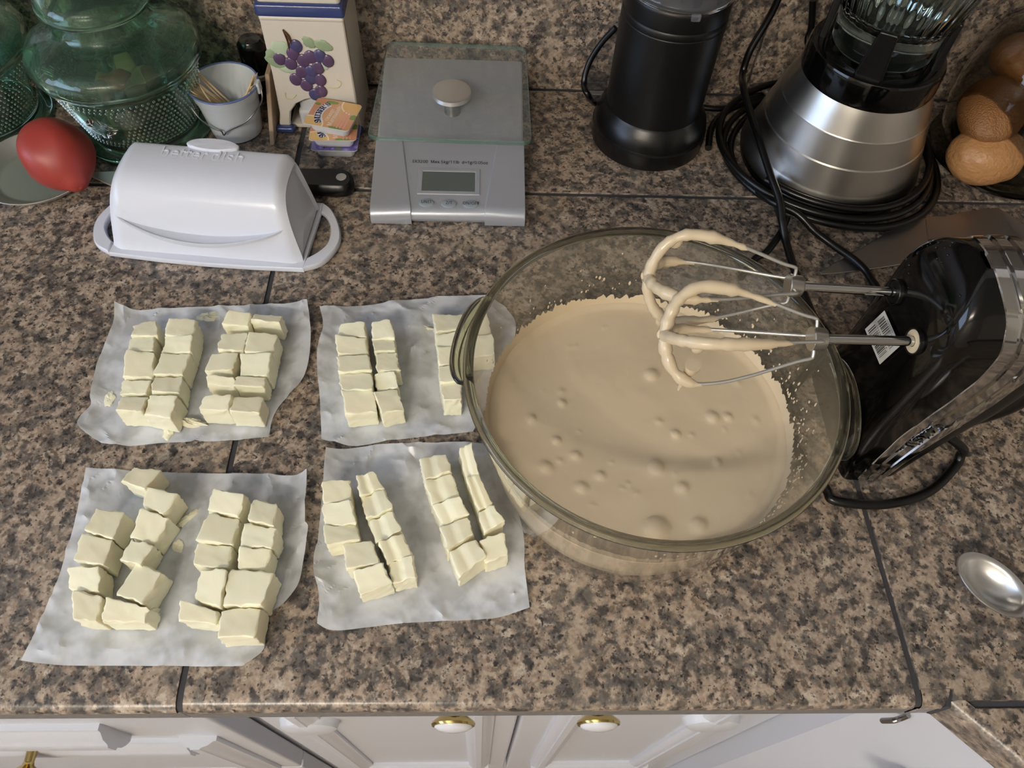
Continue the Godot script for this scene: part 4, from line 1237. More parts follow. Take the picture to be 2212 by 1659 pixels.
func scale() -> void:
	var t := thing("kitchen_scale", "silver digital kitchen scale with a raised square glass platform", "scale", V(147, 0, -58))
	# wedge body, thin at the front
	var rows := []
	for q in [[40, 0.5], [42.5, 3], [43.5, 7], [42.5, 11], [39, 14.2], [34, 15.6], [-60, 29.4], [-144, 41.7], [-148, 39], [-149, 0.5]]:
		var row := PackedVector3Array()
		for s in [-1.0, -0.985, -0.97, 0.97, 0.985, 1.0]:
			var dip := 1.2 if absf(s) == 1.0 else (0.3 if absf(s) == 0.985 else 0.0)
			row.append(V(148 + s * 68.5, maxf(0.5, q[1] - dip), q[0] - (dip if q[0] > 30 else 0.0)))
		rows.append(row)
	var body := Geo.new().grid(rows, false, true)
	for k in [0, 5]:
		var ring := PackedVector3Array()
		for r in rows:
			ring.append(r[k])
		body.fan(ring, V(ring[0].x, 9, -50), k == 0)
	part("body", body, M.silver_plastic, t, 35)
	# raised side covers with a slanted seam
	for s in [-1.0, 1.0]:
		var r2 := []
		for q in [[44.6, 0.8], [45.2, 7], [44, 11.6], [40, 15.2], [34.5, 16.6], [-40, 27.5], [-40, 25], [34, 14], [40, 9], [41, 0.8]]:
			var inner := lerpf(33.0, 45.0, clampf((40 - q[0]) / 80.0, 0, 1))
			r2.append(PackedVector3Array([V(148 + s * 69.3, q[1], q[0]), V(148 + s * 68.6, q[1] + 0.4, q[0]), V(148 + s * (inner + 0.5), q[1] + 0.4, q[0]), V(148 + s * inner, q[1], q[0])]))
		var cov := Geo.new().grid(r2, false, true)
		for k in [0, 3]:
			var ring := PackedVector3Array()
			for r in r2:
				ring.append(r[k])
			cov.fan(ring, V(ring[0].x, 14, 0), k == 0)
		part("side_cover", cov, M.silver_plastic, t, 35)
	var x := Transform3D(Basis(Vector3.RIGHT, 0.146), V(148, 19.6, 8.5))
	var fr := []
	for q in [[28.5, 15, 0], [28, 14.5, 0.7], [24.5, 11.5, 0.9], [23.4, 10.8, -0.4]]:
		fr.append(PackedVector3Array([V(-q[0], q[2], -q[1]), V(q[0], q[2], -q[1]), V(q[0], q[2], q[1]), V(-q[0], q[2], q[1])]))
	part("screen_frame", Geo.new().grid(fr, true).moved(x), M.silver_plastic, t, 20)
	part("screen", Geo.new().rounded(V(23.6, 0.5, 11), 0.3, 1, 1, V(0, -0.1, 0)).moved(x), M.screen, t)
	for k in 3:
		var p := [V(128.5, 16.0, 32.6), V(148.8, 16.0, 33.2), V(168.4, 16.0, 33.2)]
		var bx := Transform3D(Basis(Vector3.RIGHT, 0.146) * Basis().scaled(V(1, 1, 0.62)), V(p[k].x, 15.6 - (p[k].z - 34) * 0.146, p[k].z))
		var b := part("button", Geo.new().lathe([[0.1, 1.3], [6.0, 1.2], [6.9, 0.6], [7.2, -0.5]], Vector3.ZERO, 32).moved(bx), M.button, t, 50)
		letters("lettering", ["UNIT", "Z/T", "ON/OFF"][k], 4.2, 0.12, M.ink, b, Transform3D(Basis(V(1, 0, 0), V(0, 0.145, -0.989), V(0, 0.989, 0.145)), V(p[k].x, 16.95 - (p[k].z - 34) * 0.146, p[k].z)))
	letters("lettering", "EK3200  Max 5kg/11lb  d=1g/0.05oz", 4.4, 0.12, M.ink, t, Transform3D(Basis(V(1, 0, 0), V(0, 0.145, -0.989), V(0, 0.989, 0.145)), V(148.5, 22.9, -14.0)))
	part("post", Geo.new().lathe([[8, 30], [8, 49]], V(148.8, 0, -76.4), 32), M.dark_steel, t)
	# the glass platform
	var gx := PackedVector2Array()
	for c in [[V(82.7, 52.0, -157.2), 6], [V(220.2, 52.0, -153.0), 6], [V(222.3, 52.0, -7.3), 8], [V(76.1, 52.0, -10.1), 8]]:
		gx.append(Vector2(c[0].x, maxf(c[0].z, -155.5)))
	var round := PackedVector2Array()
	for i in 4:
		var a := gx[(i + 3) % 4]
		var b := gx[i]
		var c := gx[(i + 1) % 4]
		for s in 5:
			var f := s / 4.0
			var p0 := b + (a - b).normalized() * 9
			var p1 := b + (c - b).normalized() * 9
			round.append(p0.lerp(b, f).lerp(b.lerp(p1, f), f))
	part("glass_platform", Geo.new().prism(round, 48.6, 52.4, 0.6).outward(), M.plate_glass, t, 50)
	var edge := []
	for y in [48.5, 49.2, 51.9, 52.5]:
		var row := PackedVector3Array()
		var o := 0.15 if y > 49 and y < 52 else -0.3
		var cc := Vector2(148, -85)
		for p in round:
			var q: Vector2 = p + (p - cc).normalized() * o
			row.append(V(q.x, y, q.y))
		edge.append(row)
	part("glass_edge", Geo.new().grid(edge, true), M.glass_edge, t, 50)
	part("hub", Geo.new().lathe([[0.1, 57.2], [16.4, 57.0], [18, 56.2], [18.6, 52.6], [17, 52.4]], V(149.0, 0, -72.9), 48), M.steel, t, 50)


func canister() -> void:
	var t := thing("canister", "cream ceramic dispenser painted with grapes, blue rimmed lid and open arch", "canister", V(18, 0, -118))
	var fz := -82.0
	# front wall with the arch cut out of its foot
	var outline := PackedVector2Array([Vector2(-24, 0), Vector2(-12, 0), Vector2(-11, 10), Vector2(-8, 22), Vector2(-1, 31), Vector2(9, 36), Vector2(20, 38), Vector2(31, 36), Vector2(41, 31), Vector2(47, 20), Vector2(48, 0), Vector2(58, 0), Vector2(57, 30), Vector2(57, 118), Vector2(-15, 118), Vector2(-16.5, 60), Vector2(-19, 20)])
	var front := Geo.new().prism(outline, 0, 5, 1.2).outward()
	front.moved(Transform3D(Basis(V(1, 0, 0), V(0, 0, 1), V(0, 1, 0)), V(0, 0, fz - 5))).outward()
	var sides := Geo.new()
	var rows := []
	for q in [[0, -24, 58], [20, -19.5, 57.5], [60, -16.5, 57], [118, -15, 57]]:
		var row := PackedVector3Array()
		for p in [Vector2(q[1], fz - 1.5), Vector2(q[1], -150), Vector2(q[1] + 6, -156), Vector2(q[2] - 6, -156), Vector2(q[2], -150), Vector2(q[2], fz - 1.5)]:
			row.append(V(p.x, q[0], p.y))
		rows.append(row)
	sides.grid(rows)
	var b := part("body", front.join(sides), M.cream, t, 45)
	part("ledge", Geo.new().rounded(V(33, 2, 34), 1, 1, 1, V(20, 2.2, -121)), M.cream, t)
	part("shoulder", Geo.new().rounded(V(36.5, 2.5, 37.5), 2.4, 3, 1, V(21, 116.5, -118.5)), M.cream, t, 60)
	var l := part("lid", Geo.new().rounded(V(38, 6, 38.6), 3.5, 3, 1, V(21, 124, -118)), M.blue_glaze, t, 60, "blue glazed lid band")
	part("lid_top", Geo.new().rounded(V(35.5, 7, 36), 4, 3, 1, V(21, 134.5, -119)), M.cream, l, 60)
	for s in [-1.0, 1.0]:
		part("foot", Geo.new().rounded(V(10.5, 3.4, 4.5), 3, 3, 1, V(17 + s * 32 - (3 if s < 0 else 0), 3.6, fz + 1)), M.blue_glaze, t, 60, "blue glazed foot")
	# grapes, leaves and tendrils in low relief
	var gr := [[-5.9, 78.4], [3.1, 73.9], [11.3, 91.2], [14.9, 77.4], [22.1, 81.1], [30.8, 82.3], [37.0, 77.5], [11.6, 66.1], [20.0, 66.3], [27.2, 70.5], [4.3, 57.8], [18.3, 59.4], [26.6, 57.9], [12.9, 52.0], [19.2, 42.3], [25.5, 46.1], [7.2, 83.7]]
	for k in gr.size():
		part("grape", Geo.new().ball(V(5.9, 6.5, 2.2), V(gr[k][0], gr[k][1], fz + 0.3), 9), M.grape_blue if k % 3 == 2 else M.grape, b, 90)
	var lf := [[-4.0, 88.8, 9.0, 7.5, 0.5, 1], [-9.8, 74.4, 11.0, 5.0, -0.5, 0], [-0.1, 68.0, 9.5, 4.0, -0.1, 1], [23.3, 95.0, 7.0, 5.0, -0.8, 0], [35.6, 92.2, 9.0, 5.5, -0.35, 0], [33.1, 72.4, 6.0, 4.5, 0.4, 1], [-12.8, 83.1, 6.5, 4.5, 0.7, 0]]
	for q in lf:
		var g := Geo.new().ball(V(q[2], q[3], 1.1), Vector3.ZERO, 9)
		for i in g.v.size():
			g.v[i].y *= 1.0 - 0.35 * absf(g.v[i].x) / q[2] + 0.12 * sin(g.v[i].x * 1.8)
		part("leaf", g.moved(Transform3D(Basis(Vector3.BACK, q[4]), V(q[0], q[1], fz + 0.2))), M.leaf_pale if q[5] == 1 else M.leaf, b, 90)
	part("stem", Geo.new().tube(spline(PackedVector3Array([V(3.4, 106.6, fz + 0.6), V(6.9, 100.8, fz + 0.9), V(8.3, 93.4, fz + 0.8)]), 5), PackedFloat32Array([0.9, 1.1, 1.3, 1.6, 1.9, 2.0, 1.9, 1.7, 1.5, 1.4, 1.2]), 8, true, 0.6), M.stem, b, 90)
	part("stem", Geo.new().tube(spline(PackedVector3Array([V(3.4, 106.6, fz + 0.6), V(5.0, 96.5, fz + 0.8), V(4.9, 86.9, fz + 0.6)]), 5), 1.2, 8, true, 0.6), M.stem, b, 90)
	for q in [[V(-8.6, 43.3, fz), V(-8.8, 37.8, fz), V(-3.7, 36.7, fz), V(1.4, 41.2, fz)], [V(41.9, 58.4, fz), V(45.6, 55.6, fz), V(41.6, 50.1, fz), V(32.3, 50.5, fz)]]:
		part("tendril", Geo.new().tube(spline(PackedVector3Array(q), 5), 0.5, 6), M.tendril, b, 90)
	for k in 2:
		var g := Geo.new().rounded(V(24, 11, 14), 6, 3, 3, V(21 + k * 2, 9.5 + 14 * k, -101 - 2 * k))
		for i in g.v.size():
			g.v[i] += V(0, 1.6, 1.2) * wob.get_noise_3d(g.v[i].x * 3, g.v[i].y * 3 + k * 50, g.v[i].z * 3)
		solo("tea_bag", g, M.tea, ["crumpled white paper tea packet lying lowest in the canister arch", "grey white tea packet above the other inside the canister arch"][k], "tea bag", V(20, 2, -104), 60, "tea packets in the canister")
	var bd := Geo.new().prism(PackedVector2Array([Vector2(-152, 0.3), Vector2(-60, 0.3), Vector2(-100, 50), Vector2(-152, 50)]), -2.2, 2.2, 0.6)
	bd.moved(Transform3D(Basis(V(0, 0, 1), V(1, 0, 0), V(0, 1, 0)), V(-27.2, 0, 0))).outward()
	solo("trivet", bd, M.board, "thin tan board standing on edge between the bucket and the grape canister", "trivet", V(-27.2, 0, -106))
	var bt := thing("bottle", "small black bottle with a silver ring behind the toothpick bucket", "bottle", V(-48, 0, -139))
	part("body", Geo.new().lathe([[0.1, 0], [12.5, 0.3], [13.5, 2], [13.5, 22], [12.5, 24]], V(-48, 0, -139), 28), M.black_satin, bt, 50)
	part("ring", Geo.new().lathe([[13.3, 23], [14.4, 24], [14.4, 28], [13, 29]], V(-48, 0, -139), 28), M.steel, bt, 50)
	part("cap", Geo.new().lathe([[13, 29], [14, 31], [13.4, 56], [10, 61], [0.1, 62]], V(-48, 0, -139), 28), M.black_gloss, bt, 50)


func jam(k: int) -> void:
	var label: String = ["grape jelly tub with a purple fruit lid, lowest of the three jam tubs", "orange marmalade tub in the middle of the stacked jam tubs", "orange marmalade tub lying askew on top of the jam tubs"][k]
	var c: Vector3 = [V(37, 0, -58), V(37.5, 13.4, -56), V(38.5, 26.8, -57)][k]
	var turn: float = [0.0, 0.03, -0.24][k]
	var x := Transform3D(Basis(Vector3.UP, turn), c)
	var t := thing("jam_tub", label, "jam", c, "stacked jam tubs")
	var rows := []
	for q in [[16.0, 12.5, 0.2], [17.3, 13.8, 0.9], [18.6, 15.4, 5.0], [19.8, 17.0, 11.8]]:
		rows.append(rr(q[0], q[1], 5.0, q[2]))
	var g := Geo.new().grid(rows, true)
	g.fan(rows[0], V(0, 0.2, 0), true)
	part("cup", g.moved(x), M.porcelain, t, 60)
	var lr := []
	for q in [[20.5, 18.3, 11.6], [22, 19.6, 11.9], [22.2, 19.8, 12.3], [22, 19.6, 12.7]]:
		lr.append(rr(q[0], q[1], 3.5, q[2]))
	part("rim", Geo.new().grid(lr, true).moved(x), M.porcelain, t, 60)
	var lid := Geo.new()
	var at := 0
	for p in lr[3]:
		lid.add(p + V(0, 0.25, 0), Vector2(p.x / 44.4 + 0.5, p.z / 39.6 + 0.5))
	var ce := lid.add(V(0, 12.95, 0), Vector2(0.5, 0.5))
	for j in lr[3].size():
		lid.tri((j + 1) % lr[3].size(), j, ce)
	var l := part("foil_lid", lid.moved(x), M["jam%d" % (0 if k == 0 else 1)], t, 60, ["purple grape printed foil", "orange printed foil", "orange printed foil"][k])
	# printed name on a curved white banner
	var st := SurfaceTool.new()
	st.begin(Mesh.PRIMITIVE_TRIANGLES)
	var word := "SMUCKER'S"
	for i in word.length():
		var tm := TextMesh.new()
		var font := SystemFont.new()
		font.font_names = PackedStringArray(["Droid Serif"])
		font.font_weight = 700
		tm.font = font
		tm.text = word[i]
		tm.font_size = 32
		tm.pixel_size = 7.4 / 32.0 * MM
		tm.depth = 0.1 * MM
		var a := lerpf(3.76, 2.52, (i + 0.5) / word.length())
		var p := V(11.5 + 24.5 * cos(a), 13.1, 1.0 - 24.5 * sin(a))
		var along := V(sin(a), 0, cos(a))
		var upw := V(cos(a), 0, -sin(a))
		st.append_from(tm, 0, Transform3D(x.basis * Basis(along, upw, Vector3.UP), (x * p - c) * MM))
	var o := MeshInstance3D.new()
	o.name = "lettering"
	o.mesh = st.commit()
	o.material_override = M.navy
	l.add_child(o, true)
	if k > 0:
		for q in [["Orange", 0.0, 3.6], ["Marmalade", 5.0, 3.9]]:
			letters("lettering", q[0], q[2] * 1.4, 0.08, M.foil_white, l, Transform3D(x.basis * Basis(V(0, 0, -1), V(-1, 0, 0), V(0, 1, 0)), x * V(-2.5 + q[1], 13.1, 2.0)), true)


func rr(hx: float, hz: float, r: float, y: float) -> PackedVector3Array:
	var out := PackedVector3Array()
	for i in 24:
		var a := TAU * (i + 0.5) / 24
		out.append(V(signf(cos(a)) * (hx - r) + r * cos(a), y, signf(sin(a)) * (hz - r) + r * sin(a)))
	return out


func jam_print(orange: bool) -> StandardMaterial3D:
	var n := 256
	var im := Image.create(n, n, false, Image.FORMAT_RGB8)
	rng.seed = 5
	var blobs := []
	for i in 26:
		blobs.append([rng.randf() * n, rng.randf() * n, rng.randf_range(16, 34)])
	for yy in n:
		for xx in n:
			var c: Color
			if orange:
				c = Color(0.88, 0.70, 0.52).lerp(Color(0.84, 0.60, 0.46), 0.5 + 0.5 * sin(xx * 0.02 + yy * 0.013))
				var d := Vector2(xx - 236, yy - 20).length()
				if d < 92:
					c = Color(0.89, 0.71, 0.47) if d < 84 else Color(0.97, 0.90, 0.75)
				d = Vector2(xx - 30, yy - 250).length()
				if d < 80:
					c = Color(0.90, 0.75, 0.50) if d < 72 else Color(0.97, 0.90, 0.75)
				for q in [[92, 26, 34, 15], [240, 128, 20, 24], [20, 60, 16, 12], [180, 246, 40, 12]]:
					if pow((xx - q[0]) / float(q[2]), 2) + pow((yy - q[1]) / float(q[3]), 2) < 1:
						c = Color(0.50, 0.60, 0.30)
				if xx > 168 and xx < 232 and yy > 84 and yy < 244 and (xx / 9) % 2 == 0:
					c = Color(0.91, 0.64, 0.57)
				d = absf(Vector2(xx - 176, yy - 134).length() - 141)
			else:
				c = Color(0.50, 0.46, 0.68)
				for b in blobs:
					var e := Vector2(xx - b[0], yy - b[1]).length()
					if e < b[2]:
						c = Color(0.36, 0.32, 0.62).lerp(Color(0.72, 0.68, 0.88), clampf(1 - e / b[2], 0, 1))
				if absf(xx - 150) < 18 and yy > 200:
					c = Color(0.44, 0.50, 0.44)
			var a := atan2(-(yy - 134.0), xx - 194.0)
			var ra := Vector2(xx - 194, yy - 134).length()
			if absf(ra - 141) < 22 and absf(absf(a) - PI) < 0.66:
				c = Color(0.90, 0.90, 0.93)
			im.set_pixel(xx, yy, c)
	var m := mat(Color.WHITE, 0.3)
	m.albedo_texture = ImageTexture.create_from_image(im)
	return m


func bucket() -> void:
	var c := V(-64.5, 0, -83)
	var t := thing("toothpick_holder", "small white enamel bucket with a blue rim and wire handle", "bucket", c)
	part("pail", Geo.new().lathe([[0.1, 0.3], [22.5, 0.3], [24, 1.5], [27.5, 30], [29.0, 40], [30.2, 41.5], [30.2, 44], [32.3, 51], [31.0, 51.6], [28.6, 43], [26, 28], [22.8, 4], [0.1, 3]], c, 56).outward(), M.bucket, t, 40)
	var ring := []
	for q in 9:
		var a := TAU * q / 8
		ring.append([31.7 + 1.0 * cos(a), 51.4 + 0.9 * sin(a)])
	part("rim", Geo.new().lathe(ring, c, 56), M.blue_rim, t, 179, "blue enamelled rim")
	var ear_a := V(-31.5, 50, 3)
	var ear_b := V(31.5, 50, 1)
	for e in [ear_a, ear_b]:
		part("ear", Geo.new().rounded(V(1.6, 5.5, 4.5), 1.4, 2, 1, c + e + V(signf(e.x) * 1.2, -1, 0)), M.bucket, t, 60)
	part("handle", Geo.new().tube(spline(PackedVector3Array([c + V(-24, 48.5, 3), c + V(-33.5, 49, 3), c + V(-35, 42, 10), V(-90.3, 26.2, -64.0), V(-75.6, 22.3, -54.0), V(-69.0, 20.7, -53.0), V(-67.7, 15.9, -53.0), V(-62.3, 21.4, -53.0), V(-44.5, 29.7, -55.0), V(-34.4, 37.0, -62.0), c + V(34.5, 40, 8), c + V(33.5, 49, 1), c + V(24, 48.5, 1)]), 5), 0.7, 8), M.dark_steel, t, 90)
	rng.seed = 12
	var proto := Geo.new().tube(PackedVector3Array([V(0, 0, 0), V(0, 4, 0), V(0, 10, 0), V(0, 55, 0), V(0, 61, 0), V(0, 65, 0)]), PackedFloat32Array([0.2, 0.7, 1.0, 1.0, 0.7, 0.15]), 7)
	for k in 22:
		var o := solo("toothpick", proto, M.wood, "pale wooden toothpick leaning in the little white bucket", "toothpick", Vector3.ZERO, 90, "toothpicks in the bucket") if k == 0 else first_pick.duplicate()
		if k == 0:
			first_pick = o
		else:
			o.name = numbered("toothpick")
			add_child(o)
		var left := k < 15
		var foot := V(rng.randf_range(4, 15), 4.2, rng.randf_range(-10, 8)) if left else V(rng.randf_range(-14, -2), 4.2, rng.randf_range(-8, 8))
		var a := rng.randf_range(2.5, 3.9) if left else rng.randf_range(-0.5, 0.5)
		if k == 14:
			foot = V(-4, 4.2, 10)
			a = 4.4
		var head := V(cos(a) * rng.randf_range(25, 28), rng.randf_range(44, 49), -sin(a) * 20.0 + rng.randf_range(0, 6))
		var d := (head - foot).normalized()
		o.transform = Transform3D(Basis(Quaternion(Vector3.UP, d)), (c + foot) * MM + Vector3(0, TOP, 0))


var first_pick: Node3D


func jars() -> void:
	for k in 2:
		var c: Vector3 = [V(-151, 0, -84), V(-307, 0, -86)][k]
		var t := thing("glass_jar", ["green pressed glass jar with hobnail dots beside the white bucket", "dark green pressed glass jar at the edge of the picture behind the plate"][k], "jar", c, "green glass jars")
		var prof := spline2(PackedVector2Array([Vector2(0.1, 3), Vector2(40, 3.2), Vector2(56, 1.2), Vector2(61, 1.6), Vector2(60, 4.5), Vector2(54, 8), Vector2(51, 12), Vector2(53, 20), Vector2(59, 40), Vector2(64, 58), Vector2(67, 70), Vector2(70.0, 74), Vector2(73, 80), Vector2(73.5, 87), Vector2(70, 94), Vector2(60, 101), Vector2(47, 106), Vector2(41, 110), Vector2(39, 116), Vector2(38.5, 122)]), 5)
		var inn := spline2(PackedVector2Array([Vector2(35, 122), Vector2(35.5, 115), Vector2(39, 107), Vector2(47, 102), Vector2(60, 96), Vector2(67, 90), Vector2(69, 85), Vector2(68, 78), Vector2(63, 70), Vector2(60, 58), Vector2(55, 40), Vector2(49, 20), Vector2(44, 13), Vector2(30, 11), Vector2(0.1, 11)]), 4)
		var rows := []
		var nc := 360
		for i in prof.size() + inn.size():
			var outside: bool = i < prof.size()
			var p: Vector2 = prof[i] if outside else inn[i - prof.size()]
			var row := PackedVector3Array()
			for j in nc:
				var a := TAU * j / nc
				var r := p.x
				if outside and p.y > 71 and p.y < 110:
					r *= 1.0 + 0.012 * maxf(0, cos(a * 12)) + (0.012 if absf(p.y - 76) < 3 else 0.0)
				row.append(c + V(r * cos(a), p.y, r * sin(a)))
			rows.append(row)
		part("glass_body", Geo.new().grid(rows, true).outward(), M.green_glass, t, 179)
		var dots := Geo.new()
		for i in 13:
			var y := 17.0 + i * 4.1
			var r := lerpf(52.3, 66.6, (y - 17) / 52.0)
			for j in 84:
				var a := TAU * (j + 0.5 * (i % 2)) / 84
				var s := fposmod(a * 3 / TAU + 0.645, 1.0)
				if pow((s - 0.5) / 0.19, 2) + pow((y - 42) / 20.0, 2) < 1:
					continue
				dots.ball(V(1.25, 1.25, 1.25), c + V(r * cos(a), y, r * sin(a)), 4)
		var dd := part("hobnail_dots", dots, M.green_glass, t, 179)
		dd.set_meta("kind", "stuff")
		for f in 3:
			var a := TAU * (f + 0.5 - 0.645) / 3
			for q in 10:
				var b := TAU * q / 10
				var y := 42.0 + 10.0 * sin(b)
				var aa := a + 10.0 * cos(b) / 58.0
				var r := lerpf(52.3, 66.6, (y - 17) / 52.0)
				var g := Geo.new().ball(V(1.6, 6.0, 2.4), Vector3.ZERO, 7)
				part("petal", g.moved(Transform3D(Basis(Vector3.UP, -aa) * Basis(Vector3.RIGHT, b - PI / 2), c + V(r * cos(aa), y, r * sin(aa)))), M.green_glass, t, 179)
		var lid := spline2(PackedVector2Array([Vector2(0.1, 150), Vector2(28, 147), Vector2(42, 139), Vector2(46, 130), Vector2(46, 125.5), Vector2(44, 124.5), Vector2(40, 126), Vector2(36, 134), Vector2(20, 142), Vector2(0.1, 145)]), 4)
		var lp := []
		for p in lid:
			lp.append([p.x, p.y])
		part("lid", Geo.new().lathe(lp, c, 64).outward(), M.green_glass, t, 179)
		rng.seed = 31 + k
		for i in 16:
			var a := rng.randf() * TAU
			var r := rng.randf_range(8, 36) * (0.9 if i < 8 else 1.1)
			var y: float = 20.0 + 15 * (i / 5)
			var g := Geo.new().rounded(V(9, 7, 10), 5, 2, 2, Vector3.ZERO)
			g.moved(Transform3D(Basis.from_euler(V(rng.randf() * 3, rng.randf() * 3, rng.randf() * 3)), c + V(r * cos(a), y, r * sin(a))))
			solo("sweet", g, [M.candy_a, M.candy_b, M.candy_c][i % 3], ["orange or brown wrapped sweet inside the green jar by the bucket", "yellowish or brown sweet inside the dark green jar behind the plate"][k], "sweet", c + V(r * cos(a), y, r * sin(a)), 60, ["sweets in the jar by the bucket", "sweets in the dark jar"][k])


func plate_and_tomato() -> void:
	var c := V(-229, 0, -9)
	solo("plate", Geo.new().lathe([[0.1, 1.0], [36, 1.0], [40, 2.2], [48, 9], [51, 12.6], [51.6, 12.9], [51.4, 13.6], [50.4, 13.4], [47, 10.4], [39.4, 3.6], [35, 2.4], [0.1, 2.4]], c, 72).outward(), M.steel, "shallow stainless steel dish holding a red tomato", "plate", c, 60)
	var tc := V(-194, 37, 5)
	var t := thing("tomato", "ripe red plum tomato lying in the steel dish", "tomato", V(-190, 7, 6))
	var g := Geo.new().ball(V(1, 1, 1), Vector3.ZERO, 26)
	for i in g.v.size():
		var p := g.v[i]
		var a := atan2(p.x, p.z)
		var r := 1.0 + 0.045 * cos(a * 5 + 1) * (1 - absf(p.y)) - 0.10 * smoothstep(0.1, -1.0, p.y)
		var q := V(p.x * 29.5 * r, p.y * 33, p.z * 29.5 * r)
		if p.y < -0.86:
			q.y -= 4.0 * smoothstep(-0.86, -1.0, p.y)
		if p.y > 0.85:
			q.y -= 5.0 * smoothstep(0.85, 1.0, p.y)
		g.v[i] = q
	var d := V(0.52, -0.32, 0.62).normalized()
	g.moved(Transform3D(Basis(Quaternion(Vector3.DOWN, d)), tc))
	part("flesh", g, M.tomato, t, 179)
	part("tip", Geo.new().ball(V(3, 3, 3), tc + d * 34.9, 7), M.stem_tip, t, 179)


func grinder() -> void:
	var c := V(344, 0, -88)
	var t := thing("coffee_grinder", "tall black electric coffee grinder with a clear lid, before the splashback", "grinder", c)
	part("foot", Geo.new().lathe([[0.1, 0.4], [54, 0.4], [56, 2], [56.8, 9], [56.4, 18], [54.6, 19.3], [55.6, 20.4], [54.5, 27], [51, 34], [47.5, 38.5], [46.4, 41]], c, 72), M.black_satin, t, 40)
	part("barrel", Geo.new().lathe([[46.2, 40], [46.2, 128], [45.4, 129], [46.2, 130], [46.2, 134], [45.0, 135.5], [46.2, 137], [46.2, 150], [45, 152], [0.1, 152]], c, 72), M.barrel, t, 40)
	part("lid", Geo.new().lathe([[44.4, 152.2], [45.6, 153], [45.6, 156], [43.5, 157.5], [41.5, 170], [39, 196], [34, 202], [0.1, 204]], c, 64), pane(Color(0.6, 0.62, 0.68), 0.14), t, 50, "clear plastic lid")
	part("lid_band", Geo.new().lathe([[45.6, 152.4], [46.6, 153], [46.6, 155], [45.6, 155.8]], c, 64), M.clear_solid, t, 60)
	part("lid_catch", Geo.new().rounded(V(4, 3, 2), 1.4, 2, 1, c + V(6, 152, 47)), pane(Color(0.6, 0.6, 0.65), 0.25), t, 60)
	var p := V(288.7, 32.0, -118.0)
	part("plug", Geo.new().rounded(V(10, 12, 9), 3, 2, 1, V(p.x + 2, maxf(p.y, 13), -120)), pane(Color(0.2, 0.2, 0.22), 0.3), t, 60, "smoky clear plastic plug")
	part("prong", Geo.new().rounded(V(9, 0.8, 3), 0.6, 1, 1, V(p.x + 2, 27, -117)), M.steel, t)
	part("cord", Geo.new().tube(spline(PackedVector3Array([V(302.7, 88.4, -130.0), V(292.0, 71.8, -132.0), V(282.3, 51.8, -130.0), V(278.4, 34.1, -122.0), V(282.0, 31.0, -108.0), V(296.5, 5.0, -129.6), V(330, 5, -120), V(350, 5, -140), V(392, 5, -132), V(430, 5, -128), V(471.8, 5.0, -151.6), V(475, 6, -140), V(520, 5, -150)]), 8), 3.0, 10), M.cord, t, 90)


